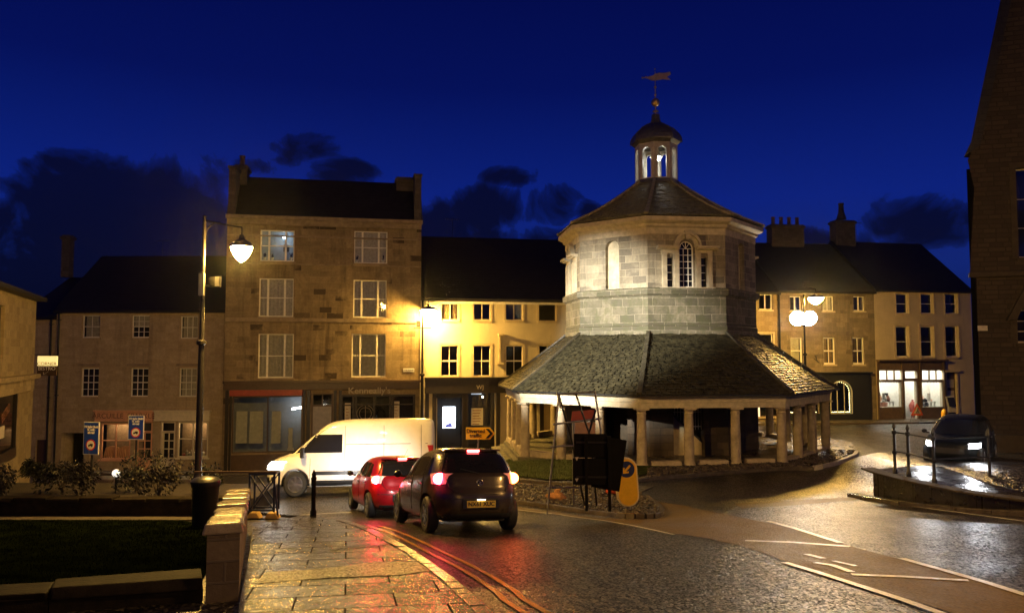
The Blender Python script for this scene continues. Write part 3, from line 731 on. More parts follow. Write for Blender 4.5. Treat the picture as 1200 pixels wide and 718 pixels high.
for k, (pa, pb, lab) in enumerate(((275,288,'pale board leaning inside empty shop window at far left'), (291,307,'pale board leaning in the middle of the empty shop window'), (317,328,'pale board leaning right of the empty shop window mullion'))):
    q = B.rect(pa, 482.5, pb, 520); free(B, 'leaning_board', MB().add([(q[0],.35,q[2]),(q[1],.35,q[2]),(q[1],.5,q[3]),(q[0],.5,q[3]),(q[0],.37,q[2]),(q[1],.37,q[2]),(q[1],.52,q[3]),(q[0],.52,q[3])], [(0,1,2,3),(5,4,7,6),(0,3,7,4),(1,5,6,2),(3,2,6,7),(0,4,5,1)]), 'paper', lab, 'board')
q = B.rect(337, 502, 342, 520); free(B, 'cardboard_parcel', MB().box(q[0], q[1], .4, .6, F[2]+.1, q[3]).box(q[0]-.05, q[1]+.05, .38, .62, F[2]+.02, F[2]+.14), 'paper', 'pale stacked parcel on the floor at right of empty shop window', 'parcel')
q = B.rect(340, 477.5, 353.5, 481.5)
MB().box(q[0], q[1], .9, 1.0, (q[2]+q[3])/2-.04, (q[2]+q[3])/2+.04).xf(Matrix.Translation(((q[0]+q[1])/2,0,(q[2]+q[3])/2)) @ Matrix.Rotation(R(-9), 4, 'Y') @ Matrix.Translation((-(q[0]+q[1])/2,0,-(q[2]+q[3])/2))).build('strip_light', emit('cool_tube', (.85, .92, 1), 32), sw)
MB().box(F[0]-.05, F[1]+.05, -.06, 0, .1, F[2]-.08).build('stall_riser', M['shop_brown'], B.root, bevel=.01)
# door with four panels and a two-pane fanlight
x0, x1, z0, z1 = D; z0 = .1; df = MB().box(x0, x0+.09, .1, .2, z0, z1).box(x1-.09, x1, .1, .2, z0, z1)
dzt = B.rect(364, 476, 390, 553)[3]; df.box(x0+.09, x1-.09, .1, .2, dzt, dzt+.08).box(x0+.09, x1-.09, .1, .2, z1-.06, z1).box((x0+x1)/2-.025, (x0+x1)/2+.025, .1, .2, dzt+.08, z1-.06)
dfo = df.build('door_frame', M['shop_brown'], B.root)
MB().add([(x0+.09,.16,dzt+.08),(x1-.09,.16,dzt+.08),(x1-.09,.16,z1-.06),(x0+.09,.16,z1-.06)], [(0,1,2,3)]).build('fanlight', M['glass'], dfo)
dd = MB().box(x0+.09, x1-.09, .2, .25, z0, dzt)
for i in range(2):
    for a_, b_ in ((.12, .42), (.5, .78), (.83, .95)):
        X0 = x0+.2+i*(x1-x0-.36)/2; X1 = X0+(x1-x0-.36)/2-.1; Z0 = z0+(dzt-z0)*a_; Z1 = z0+(dzt-z0)*b_
        dd.box(X0, X1, .18, .21, Z0, Z0+.035).box(X0, X1, .18, .21, Z1-.035, Z1).box(X0, X0+.035, .18, .21, Z0, Z1).box(X1-.035, X1, .18, .21, Z0, Z1)
ddo = dd.build('door', plain('grey_blue_door_paint', (.30, .28, .30), .3), B.root)
MB().ball((x1-.2, .15, z0+1), .03).build('handle', M['gold'], ddo)
# pub front
x0, x1, z0, z1 = K; z0 = .1; kf = MB(); kf.box(x0, x1, .0, .14, z0, z0+.85)
for t in (0, .155, .19, .44, .66, .7, .99): x = x0+(x1-x0)*t; kf.box(x-.05, x+.05, -.06, .12, z0, z1)
kf.box(x0, x1, -.05, .12, z1-.10, z1).box(x0, x1, -.02, .1, z1-.55, z1-.49)
kfo = kf.build('pub_front', M['shop_black'], B.root, bevel=.008)
MB().add([(x0,.06,z0+.8),(x1,.06,z0+.8),(x1,.06,z1),(x0,.06,z1)], [(0,1,2,3)]).build('pane', M['shop_glass'], kfo)
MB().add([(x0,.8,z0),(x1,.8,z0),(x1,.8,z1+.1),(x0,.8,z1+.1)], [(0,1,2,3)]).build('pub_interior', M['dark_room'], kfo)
# lattice ornament of the middle pub window
c0 = x0+(x1-x0)*.32; lt = MB()
for rr in (.42, .30): 
    pts = [(c0+rr*math.cos(t*R(15)), .04, z1-.95+rr*math.sin(t*R(15))) for t in range(25)]; lt.tube(pts, .012, 5)
lt.tube([(c0, .04, z1-1.4), (c0, .04, z1-.55)], .012, 5); lt.build('lattice', M['letter_grey'], kfo)
for pa, pb, ya, yb, lab in ((404,411,472,496,'pale menu poster in the left pub window'), (461,468,470,492,'tall menu poster in the right pub window')):
    q = B.rect(pa, ya, pb, yb); pb_ = MB().box(q[0], q[1], .0, .02, q[2], q[3]).build('menu_poster', M['paper'], kfo, bevel=.003)
    for i in range(5): MB().box(q[0]+.05, q[1]-.08-.04*(i % 2), -.006, .0, q[3]-.15-i*.16, q[3]-.12-i*.16).build('poster_marks', M['letter_brown'], pb_)
s_, z_ = B.loc(433, 457.5); text("Kenneally's", .42, M['letter_grey'], so, (s_, -.20, z_), name='pub_name', ext=.02, sx=1.12, bold=.006)
s_, z_ = B.loc(479, 433.5); npl = MB().box(s_-.28, s_+.28, -.03, .0, z_-.09, z_+.09).build('street_nameplate', M['sign_white'], B.root, bevel=.005)
text('THE BANK', .11, M['letter_black'], npl, (s_, -.034, z_))
# pale quoin pier at the right-hand corner
qm = MB(); zq = B.loc(491, 352)[1]; k = .1; i = 0
while k < zq:
    w_ = .19 if i % 2 else .15; qm.box(B.W-.02, B.W+w_+.05, -.10, .1, k, min(zq, k+.30)-.012); k += .30; i += 1
qm.build('quoin_pier', M['trim'], B.root, bevel=.008)

# --- cream house
C = House('cream_house', 'cream rendered house with dark shopfront lit yellow by the street lamp', 497.5, 39.9, 775, 42.2, -6.3)
zt = C.loc(560, 350)[1]; zr = C.loc(575, 279, 4.5)[1]
for i, x in enumerate((517.5, 555, 592.5, 631.5, 669)):
    if i == 3: C.window((x,356,x+20,376), 1, 1, 'brown_paint', surround='C_trim', sw=.1, sill='C_trim')
    else: C.window((x,355,x+20,375.5), 2, 1, 'grey_paint' if i else 'cream_wood', surround='C_trim', sw=.1, sill='C_trim', curtain='curtain_brown' if i == 0 else None, bar=.06)
for x in (517, 555, 593, 632, 671, 712): C.window((x,405,x+19.5,440.5), 2, 2, 'white_paint', fw=.03, surround='C_trim', sw=.13, sill='C_trim', bar=.035)
cd = C.rect(514.5, 460, 541, 520); ch = [(cd[0]-.1, .9), (cd[1]+.08, .9), (cd[1]+.08, cd[3]), (cd[0]-.1, cd[3])]; C.holes.append(ch)
ch2 = C.rect(546, 458, 580, 545); C.holes.append([(ch2[0], .7), (ch2[1], .7), (ch2[1], ch2[3]), (ch2[0], ch2[3])])
C.shell('C_wall', zt, zr, 9, 4.5)
MB().box(0, C.W, -.12, .01, zt-.28, zt-.13).box(0, C.W, -.2, .01, zt-.13, zt-.02).build('eaves_board', M['white_paint'], C.root, bevel=.01)
zf = C.loc(540, 443.5)[1]
sh = MB().box(.02, C.W-.02, -.2, .0, zf-.75, zf-.02).box(.0, C.W, -.3, .0, zf-.02, zf+.08)
for x in (0.05, ch[0][0]-.25, ch[1][0]+.05, ch2[0]-.22, ch2[1]+.05, ch2[1]+2.4, C.W-.4): sh.box(x, x+.2, -.12, .0, .1, zf-.75)
sh.box(.05, C.W-.05, -.06, 0, .1, .88)
sho = sh.build('shopfront', M['shop_black'], C.root, bevel=.01)
q = C.rect(511, 459, 543, 466); MB().box(q[0], q[1], -.09, 0, q[2], q[3]).build('blind_box', M['dark_metal'], sho)
for hh in (ch, [(ch2[0], .7), (ch2[1], .7), (ch2[1], ch2[3]), (ch2[0], ch2[3])]):
    MB().add([(hh[0][0],.06,hh[0][1]),(hh[1][0],.06,hh[0][1]),(hh[1][0],.06,hh[2][1]),(hh[0][0],.06,hh[2][1])], [(0,1,2,3)]).build('pane', M['shop_glass'], sho)
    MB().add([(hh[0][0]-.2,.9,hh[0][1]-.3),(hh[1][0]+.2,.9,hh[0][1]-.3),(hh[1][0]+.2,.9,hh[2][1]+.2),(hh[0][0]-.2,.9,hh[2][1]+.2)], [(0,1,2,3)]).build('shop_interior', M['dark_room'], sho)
q = C.rect(519, 476.5, 534, 501.5)
scr = free(C, 'window_screen', MB().box(q[0], q[1], .12, .17, q[2], q[3]), emit('screen_light', (.86, .90, 1), 7), 'bright white and blue advertising screen in the dark shop window', 'screen', .02)
mk = MB()
cx_, cz_ = (q[0]+q[1])/2, (q[2]+q[3])/2
mk.bar((cx_-.02,.11,cz_+.35), (cx_+.05,.11,cz_+.12), .03, .01).bar((cx_-.03,.11,cz_+.12), (cx_+.08,.11,cz_-.02), .04, .01).bar((cx_-.05,.11,cz_+.02), (cx_+.03,.11,cz_-.12), .03, .01)
mk.prism([(cx_-.22,q[2]+.03),(cx_+.18,q[2]+.03),(cx_+.15,q[2]+.17),(cx_+.06,q[2]+.30),(cx_-.05,q[2]+.22),(cx_-.16,q[2]+.18)], .10, .118)
mk.build('screen_picture', emit('screen_blue', (.05, .08, .5), 1.2), scr)
q = C.rect(552, 478, 566, 498); ps = MB().box(q[0], q[1], .0, .02, q[2], q[3]).build('menu_board', M['paper'], sho)
for i in range(6): MB().box(q[0]+.08, q[1]-.1-.05*(i % 3), -.006, 0, q[3]-.14-.14*i, q[3]-.10-.14*i).build('menu_marks', M['letter_brown'], ps)
q = C.rect(558, 460, 568, 463); MB().ball((q[0]+.4, .4, q[2]-.1), .045).build('indoor_lamp', emit('warm_bulb', (.9, .95, 1), 25), sho)
MB().box(q[0]-.2, q[0]+.35, .5, .54, q[2]+.02, q[2]+.08).build('light_track', emit('track_light', (.7, .8, 1), .5), sho)
text('WJ', .3, M['letter_grey'], sho, (C.loc(562, 453.5)[0], -.205, C.loc(562, 453.5)[1]), name='shop_initials')
xx = C.loc(586, 420)[0]; q = C.rect(582, 391, 590, 425)
MB().box(q[0]+.05, q[1]-.02, -.38, 0, q[3]-.12, q[3]).box(q[0]+.1, q[0]+.2, -.16, -.02, q[2], q[3]-.1).box(q[0], q[1], -.2, 0, q[2]-.1, q[2]).build('drainpipe', M['C_trim'], C.root, bevel=.01)
# --- houses behind the market building (right)
D0 = House('yellow_stone_house', 'yellowish stone house end beside a drainpipe, left of the grey stone house', 838, 48.4, 911, 48.9, -4.6)
zt = D0.loc(895, 342)[1]
for x in (852, 889.5): D0.window((x,344.5,x+15.5,363), 2, 1, surround='D_wall', sw=.1, sill='E_trim', bar=.07)
for x in (851, 889): D0.window((x,391,x+17,428), 1, 2, surround='E_trim', sw=.12, sill='E_trim')
D0.window((889,455,911,488), 1, 1, 'shop_brown')
lp = D0.rect(880.5, 476, 890, 489.5); lpo = MB().box(lp[0], lp[1], -.06, .0, lp[2], lp[3]).build('lit_poster', emit('poster_glow', (.9, .62, .45), 1.0), D0.root); MB().box(lp[0]+.05, lp[1]-.12, -.08, -.06, lp[3]-.2, lp[3]-.05).build('poster_top', emit('poster_top_glow', (.75, .85, 1), 3), lpo); MB().box(lp[0]+.1, lp[1]-.2, -.08, -.06, lp[2]+.1, lp[2]+.45).build('poster_figure', M['shop_red'], lpo)
D0.shell('F_wall', zt, D0.loc(895, 290, 4.5)[1], 9, 4.5)
Dh = House('grey_stone_house', 'grey stone house with pale surrounds over the dark teal arched shopfront', 911.5, 48.95, 1025, 49.9, -4.6)
zt = Dh.loc(968, 341)[1]; zr = Dh.loc(968, 286, 4.5)[1]
for i, x in enumerate((925.5, 963.5, 1000)): Dh.window((x,347,x+13.5,364.5), 2, 1, surround='D_wall', sw=.08, sill='E_trim', bar=.08, curtain='curtain' if i == 1 else None)
for i, x in enumerate((926.5, 965, 999)): Dh.window((x,395,x+14,427), 1 if i == 0 else 2, 2, fw=.09, surround='D_wall', sw=.12, sill='E_trim', bar=.05, curtain='curtain_brown' if i else 'curtain')
q = Dh.rect(972, 446, 997, 484)
def arch(x0, x1, z0, z1, n=12):
    r = (x1-x0)/2; return [(x0, z0), (x1, z0)]+[((x0+x1)/2+r*math.cos(math.pi*k/n), z1-r+r*math.sin(math.pi*k/n)) for k in range(n+1)]
Dh.holes.append(arch(*q)); q2 = Dh.rect(922, 455, 960, 484); Dh.holes.append([(q2[0],q2[2]),(q2[1],q2[2]),(q2[1],q2[3]),(q2[0],q2[3])])
Dh.shell('D_wall', zt, zr, 9, 4.5)
fz = Dh.rect(912, 437.5, 1022, 493)
tf = MB().panel([(0.1, .1), (Dh.loc(1020,470)[0], .1), (Dh.loc(1020,470)[0], fz[3]), (.1, fz[3])], [arch(*q), [(q2[0],q2[2]),(q2[1],q2[2]),(q2[1],q2[3]),(q2[0],q2[3])]], .1, -.12)
tf.box(.1, Dh.loc(1021,470)[0], -.26, 0, fz[3], fz[3]+.1)
tfo = tf.build('shopfront', M['teal'], Dh.root)
fr = MB(); ap = arch(*q, n=14)
for a_, b_ in zip(ap, ap[1:]+ap[:1]): fr.bar((a_[0], -.14, a_[1]), (b_[0], -.14, b_[1]), .06, .06)
for t in (.33, .66): x = q[0]+(q[1]-q[0])*t; fr.box(x-.02, x+.02, -.1, -.06, q[2], q[3]-.1)
fw_ = fr.build('arched_window', M['cream_wood'], tfo)
MB().add([(a_, -.05, b_) for a_, b_ in ap], [tuple(range(len(ap)))]).build('pane', M['shop_glass'], fw_)
fl = MB()
for a_, b_ in zip(ap, ap[1:]+ap[:1]):
    L = math.hypot(b_[0]-a_[0], b_[1]-a_[1]); n = max(1, int(L/.09))
    for i in range(n): t = i/n; cx_, cz_ = (q[0]+q[1])/2, (q[2]+q[3])/2; X = a_[0]+(b_[0]-a_[0])*t; Z_ = a_[1]+(b_[1]-a_[1])*t; fl.ball((X+(cx_-X)*.1, .05, Z_+(cz_-Z_)*.08), .02, 6)
for i in range(20): fl.ball((q2[0]+.1+i*.1, .05, q2[2]+.06), .02, 6)
tag(fl.build('fairy_lights', emit('fairy_bulbs', (1, .8, .35), 14)), 'string of tiny warm fairy lights around the arched shop window', 'fairy lights')
bpy.data.objects['fairy_lights'].location = (Dh.a.x, Dh.a.y, Dh.base); bpy.data.objects['fairy_lights'].rotation_euler.z = math.atan2(Dh.d.y, Dh.d.x)
pipe(Dh, 913.5, .1, zt-.3, r=.07)
for nx_, px_, zz in (('chimney', 920, 262), ('chimney', 987, 257)):
    s_, z_ = Dh.loc(px_, zz+2, 4.5)
    stack(Dh.root, s_, 4.5, zr-.6, z_, 2.4 if px_ == 920 else 1.5, .8, 4 if px_ == 920 else 0)
s_, z_ = Dh.loc(986, 257, 4.5); MB().lathe([(.35,0),(.2,.5),(.16,1.0),(.2,1.05),(.2,1.15),(.1,1.15)], (s_, 4.5, z_), 10).build('chimney_pot', M['chimney'], Dh.root)
s_, z_ = Dh.loc(955, 422); pm = MB().bar((s_-.1,-.1,z_+.3), (s_+.2,-.1,z_+.3), .03).bar((s_,-.1,z_+.3), (s_+.12,-.1,z_-.1), .03).bar((s_-.12,-.1,z_+.1), (s_+.25,-.1,z_-.15), .03); pm.build('iron_bracket', M['black'], Dh.root)
E = House('ivory_house', 'ivory rendered house with six tall windows over a brightly lit gift shop', 1025.5, 49.9, 1139, 51.4, -4.6)
zt = E.loc(1080, 340)[1]; zr = E.loc(1080, 286, 4.5)[1]
for x in (1050, 1079, 1107.5): E.window((x,344,x+15,367.5), 1, 2, surround='E_trim', sw=.08, sill='E_trim', dep=.22)
for x in (1050, 1079, 1108): E.window((x,382,x+15.5,418.5), 1, 2, surround='E_trim', sw=.16, sill='E_trim', dep=.22, fw=.07)
W1 = E.rect(1029.5, 446.5, 1055.5, 476.5); W2 = E.rect(1079.5, 446.5, 1104, 476.5); DW = E.rect(1059.5, 446.5, 1074, 488)
T1 = E.rect(1029.5, 434, 1055.5, 444.5); T2 = E.rect(1079.5, 434, 1104, 444.5); TD = E.rect(1059.5, 435, 1074, 443)
SD = E.rect(1110, 436, 1121, 492)
rc = lambda r: [(r[0], r[2]), (r[1], r[2]), (r[1], r[3]), (r[0], r[3])]
for r_ in (W1, W2, (DW[0], DW[1], .15, DW[3]), T1, T2, TD, (SD[0], SD[1], .12, SD[3])): E.holes.append(rc(r_))
E.shell('E_wall', zt, zr, 9, 4.5)
fo = MB().panel([(.05, .1), (E.loc(1108,460)[0], .1), (E.loc(1108,460)[0], E.loc(1066,423)[1]), (.05, E.loc(1066,423)[1])], [rc(r_) for r_ in (W1, W2, (DW[0], DW[1], .15, DW[3]), T1, T2, TD)], .1, -.1)
x9 = E.loc(1109,460)[0]; zf = E.loc(1066,423)[1]
fo.box(.0, x9, -.3, 0, zf, zf+.1)
for r_ in (W1, W2):
    for t in (-.12, ): fo.box(r_[0]-.16, r_[0]-.04, -.16, -.1, .1, zf)
    fo.box(r_[1]+.04, r_[1]+.16, -.16, -.1, .1, zf)
fo_ = fo.build('shopfront', M['olive'], E.root)
for r_ in (T1, T2):
    for k in (1, 2): x = r_[0]+(r_[1]-r_[0])*k/3; MB().box(x-.04, x+.04, -.1, -.04, r_[2], r_[3]).build('mullion', M['olive'], fo_)
for r_ in (W1, W2, DW, T1, T2, TD): MB().add([(r_[0],-.05,r_[2]),(r_[1],-.05,r_[2]),(r_[1],-.05,r_[3]),(r_[0],-.05,r_[3])], [(0,1,2,3)]).build('pane', M['shop_glass'], fo_)
rm = MB().add([(.1,1.5,.1),(x9,1.5,.1),(x9,1.5,zf),(.1,1.5,zf),(.1,.02,.1),(x9,.02,.1),(.1,.02,zf),(x9,.02,zf)], [(0,1,2,3),(4,5,1,0),(4,0,3,6),(1,5,7,2),(3,2,7,6)]).build('shop_interior', M['white_paint'], fo_)
MB().box(W1[0]-.2, W1[1]+.1, .35, .5, zf-.5, zf-.45).box(W2[0]-.1, W2[1]+.2, .35, .5, zf-.5, zf-.45).build('shop_lights', emit('shop_tube', (1, .93, .82), 110), fo_)
lmp = MB()
for r_ in (W1, W2):
    for k in range(14): x = r_[0]+(r_[1]-r_[0])*(k+.5)/14; lmp.add([(x-.07, 0, r_[3]+.0), (x+.07, 0, r_[3]+.0), (x, 0, r_[3]-.14)], [(0, 2, 1)])
tag(lmp.build('bunting', M['letter_brown'], fo_))
sd = MB().box(SD[0], SD[1], .1, .15, .12, SD[3]); sdo = sd.build('door', M['shop_brown'], E.root)
for z_ in (.9, 1.65, 2.4): MB().box(SD[0]+.12, SD[1]-.1, .08, .1, z_, z_+.55).build('door_panel', M['grey_paint'], sdo)
MB().box(SD[0]-.15, SD[0]-.02, -.06, 0, .1, SD[3]).box(SD[1]+.02, SD[1]+.15, -.06, 0, .1, SD[3]).box(SD[0]-.25, SD[1]+.25, -.16, 0, SD[3]+.01, SD[3]+.14).build('door_surround', M['E_trim'], E.root, bevel=.01)
# goods in the bright shop
random.seed(3)
def goods(r_, labs):
    W = r_[1]-r_[0]
    t = empty('display_table', (0, 0, 0), 0, labs[0], 'display table'); p = E.a+E.d*((r_[0]+r_[1])/2)+E.n*.55
    t.location = (p.x, p.y, E.base+.1); t.rotation_euler.z = math.atan2(E.d.y, E.d.x)
    h_ = r_[2]+.32-.1; MB().box(-W*.38, W*.38, -.2, .2, h_-.05, h_).build('table_top', M['white_paint'], t)
    for sx in (-1, 1):
        for sy in (-1, 1): MB().box(sx*W*.34-.03, sx*W*.34+.03, sy*.16-.02, sy*.16+.02, 0, h_-.05).build('leg', M['white_paint'], t)
    for k in range(8):
        x = random.uniform(-W*.34, W*.34); hh = random.uniform(.12, .6); w = random.uniform(.05, .13)
        m = MB()
        if k % 3 == 0: m.box(-w, w, -.05, .05, 0, hh)
        elif k % 3 == 1: m.lathe([(w*.6, 0), (w, hh*.4), (w*.5, hh*.8), (w*.2, hh)], (0,0,0), 10)
        else: m.lathe([(w*.9, 0), (w*.2, .03), (w*.15, hh*.5), (w*1.1, hh*.55), (w*.7, hh)], (0,0,0), 10)
        p2 = E.a+E.d*((r_[0]+r_[1])/2+x)+E.n*(.55+random.uniform(-.12, .12))
        o = m.build('gift_item', M[random.choice(['paper', 'red_plate', 'letter_brown', 'dark_metal', 'cream_wood', 'pink'])], None, loc=(p2.x, p2.y, E.base+.1+h_)); tag(o, labs[1], 'gift', labs[2])
    for k in range(3):
        x = r_[0]+W*(.2+.3*k); p2 = E.a+E.d*x+E.n*1.2; hh = random.uniform(1.2, 1.9)
        o = MB().lathe([(.16,0),(.03,.05),(.03,hh*.4),(.18,hh*.45),(.24,hh*.75),(.12,hh*.9),(.05,hh*.95),(.09,hh)], (0,0,0), 10).build('dress_stand', M[random.choice(['dark_metal','letter_brown','red_plate'])], None, smooth=True, loc=(p2.x, p2.y, E.base+.1))
        tag(o, labs[3], 'dress stand', labs[4])
goods(W1, ('white display table in the left window of the bright gift shop', 'small gift on the table in the left bright shop window', 'gifts in the left bright window', 'dress stand at the back of the left bright shop window', 'dress stands in the left bright window'))
goods(W2, ('white display table in the right window of the bright gift shop', 'small gift on the table in the right bright shop window', 'gifts in the right bright window', 'dress stand at the back of the right bright shop window', 'dress stands in the right bright window'))

# --- corner shop far left, running away from the camera
Fh = House('corner_shop', 'stone corner shop with shallow roof and dark shopfront at far left edge', -75, 18.6, 41.5, 30, -5.6)
zt = Fh.loc(30, 344)[1]
Fh.window((-12,356,5,421), 2, 2, 'brown_paint', curtain=None, sill='F_wall')
q = Fh.rect(-60, 449, 19, 556); Fh.holes.append([(q[0], q[2]), (q[1], q[2]), (q[1], q[3]), (q[0], q[3])])
Fh.shell('F_wall', zt, zt+1.5, 7, 3.5, hip=2.5, over=.35)
bx = Fh.rect(0, 441, 30, 446); MB().box(.05, Fh.W-.35, -.3, 0, bx[2], bx[3]+.02).box(.05, Fh.W-.6, -.14, 0, bx[2]-.45, bx[2]).build('shop_cornice', M['F_wall'], Fh.root, bevel=.02)
sf = MB()
for x in (q[0]+.02, (q[0]+q[1])*.5, q[1]-.14): sf.box(x, x+.12, -.02, .1, q[2], q[3])
sf.box(q[0], q[1], -.03, .1, q[2], q[2]+.35).box(q[0], q[1], -.02, .1, q[3]-.1, q[3]); sfo = sf.build('shopfront', M['shop_black'], Fh.root)
MB().add([(q[0],.05,q[2]),(q[1],.05,q[2]),(q[1],.05,q[3]),(q[0],.05,q[3])], [(0,1,2,3)]).build('pane', M['shop_glass'], sfo)
s_, z_ = Fh.loc(8, 484); text('BISTRO', .45, M['letter_brown'], sfo, (s_, .03, z_), rot=(R(90), R(-18), 0), name='window_lettering', sx=.8)
s_, z_ = Fh.loc(4, 506); MB().box(s_-.4, s_+.25, .02, .04, z_-.2, z_+.2).build('notice', M['paper'], sfo)

# --- gabled stone hall (right edge)
T = House('stone_hall', 'tall dark gabled stone hall with hooded windows at right edge', 1142.5, 27.5, 1420, 25.5, -5.0, cat='hall')
zb = T.loc(1170, 509)[1]
for wy in ((196,302),(362,402)):
    T.window((1192,wy[0],1224,wy[1]), 2, 3, 'grey_paint', surround='T_trim', sw=.2, sill='T_trim', dep=.25)
s0_, k0 = T.loc(1143, 322); ksx, kz = T.loc(1134, 188); gx, gz = T.loc(1176, 0)
pk = gx+(gx-ksx)*.6, gz+(gz-kz)*.6
wallp = [(0.1, 0), (8.5, 0), (8.5, kz), (6.0, pk[1]), (pk[0], pk[1]), (ksx+.25, kz+.6), (ksx+.0, kz), (ksx+.18, kz-1.0), (.0-.1, k0), (.1, k0-.05)]
tw = MB().panel(wallp, T.holes, .3)
n = len(wallp); SHR = 7.5
vs = [(x, 0, z) for x, z in wallp]+[(x+SHR, 6, z) for x, z in wallp]
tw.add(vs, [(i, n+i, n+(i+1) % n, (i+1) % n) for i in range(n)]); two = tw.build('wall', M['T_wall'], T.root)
MB().add([(.3,1.5,0),(8.3,1.5,0),(8.3,1.5,kz),(.3,1.5,kz)], [(0,1,2,3)]).build('room_wall', M['dark_room'], T.root)
MB().add([(pk[0]-.15,-.12,pk[1]+.1),(ksx+.1,-.12,kz+.65),(ksx-.15,-.12,kz+.1),(ksx-.15+SHR,6,kz+.1),(ksx+.1+SHR,6,kz+.65),(pk[0]-.15+SHR,6,pk[1]+.1),(pk[0]+.2,-.12,pk[1]),(ksx+.4,-.12,kz+.5)], [(0,1,4,5),(1,2,3,4),(0,6,7,1),(7,2,1)]).build('roof', M['roof'], T.root)
for py, hgt, pr in ((322, .16, .14), (384-60, .0, 0)):
    if hgt: a_, z_ = T.loc(1160, py); MB().box(-.15, 8.5, -pr, 0, z_-hgt/2, z_+hgt/2).build('string_course', M['T_trim'], T.root, bevel=.02)
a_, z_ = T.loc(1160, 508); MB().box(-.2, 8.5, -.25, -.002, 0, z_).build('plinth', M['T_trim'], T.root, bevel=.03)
for wy in (358, ):
    q = T.rect(1178, wy-6, 1240, wy); MB().prism([(q[0], q[2]-.5), (q[0]+.3, q[2]-.5), ((q[0]+q[1])/2, q[3]+.5), (q[1]-.3, q[2]-.5), (q[1], q[2]-.5), ((q[0]+q[1])/2, q[3]+.9)], -.16, 0).build('hood_mould', M['T_trim'], T.root)
s_, z_ = T.loc(1146.5, 384.5); pl_ = MB().box(s_-.02, s_+.28, -.04, 0, z_-.09, z_+.09).build('street_nameplate', M['paper'], T.root)

def aerial(h, px, py, dep, hgt=1.4):
    s_, z_ = h.loc(px, py, dep); m = MB().cyl((s_, dep, z_-.6), (s_, dep, z_+hgt), .015, .012, 6).bar((s_-.45, dep, z_+hgt-.1), (s_+.45, dep, z_+hgt-.1), .02)
    for i in range(7): x = s_-.4+i*.13; m.bar((x, dep-.16, z_+hgt-.1), (x, dep+.16, z_+hgt-.1), .012)
    return m.build('tv_aerial', M['dark_metal'], h.root)
aerial(C, 530, 277, 4.5, 1.1); aerial(Dh, 1004, 284, 4.5, 1.5); aerial(A, 190, 301, 4, 1.0)
# ------------------------------------------------------------------ the octagonal market building
random.seed(11)
MC = Vector((6.85, 36.0)); TH = 16
mart = empty('market_cross', (MC.x, MC.y, 0), 0, 'octagonal stone market building with columned arcade, mossy skirt roof and domed cupola', 'market building')
ang = [R(-90-TH+45*k) for k in range(8)]     # vertex k; k=0 nearest the camera, k=1 to the right of it
def vp(k, r, z): a = ang[k % 8]; return Vector((r*math.cos(a), r*math.sin(a), z))
def zz(px, py, Y): return at(px, py, Y).z
FLOOR = -4.25; RE = 7.8; RD = 4.4
zE = zz(752, 463, 28.6); zB = zz(757, 390, 31.9); zL0 = zz(757, 345, 31.9); zL1 = zz(757, 337, 31.9)
zC0 = zz(757, 266, 31.9); zC1 = zz(757, 253, 31.7)
def octring(m, prof, close=True):
    """profile (r,z) swept round the octagon"""
    n = len(prof); vs = []; fs = []
    for k in range(8):
        for r, z in prof: vs.append(vp(k, r, z))
    for k in range(8):
        a = k*n; b = ((k+1) % 8)*n
        for j in range(n-(0 if close else 1)): i2 = (j+1) % n; fs.append((a+j, b+j, b+i2, a+i2))
    m.add(vs, fs)
    return m
# floor and steps
octring(MB(), [(0.01, FLOOR-.9), (8.2, FLOOR-.9), (8.2, FLOOR-.30), (7.76, FLOOR-.29), (7.75, FLOOR-.15), (7.55, FLOOR-.14), (7.55, FLOOR), (0.01, FLOOR)]).build('floor', M['plinth'], mart, bevel=.02)
# entablature and columns
en = octring(MB(), [(7.42, zE-.50), (7.42, zE-.30), (7.46, zE-.29), (7.46, zE-.13), (7.58, zE-.08), (7.66, zE-.02), (6.98, zE-.02), (6.98, zE-.50)])
en.build('entablature', M['trim'], mart)
def column():
    H = zE-.50-FLOOR
    return MB().lathe([(.235, 0), (.235, .10), (.215, .16), (.195, .2), (.188, .25), (.19, H*.35), (.165, H-.26), (.165, H-.24), (.185, H-.22), (.185, H-.2), (.165, H-.18), (.165, H-.13), (.20, H-.08), (.22, H-.07)], (0,0,0), 20).box(-.24, .24, -.24, .24, H-.07, H)
cproto = None
for k in range(8):
    for j in range(3):
        p = vp(k, 7.2, FLOOR).lerp(vp(k+1, 7.2, FLOOR), j/3); rz = (ang[k]+ang[(k+1) % 8])/2 if j else ang[k]+R(22.5)
        if cproto is None: cproto = column().build('column', M['column'], mart, smooth=True); c = cproto
        else: c = cproto.copy(); COL.objects.link(c); c.parent = mart
        c.location = p; c.rotation_euler.z = rz
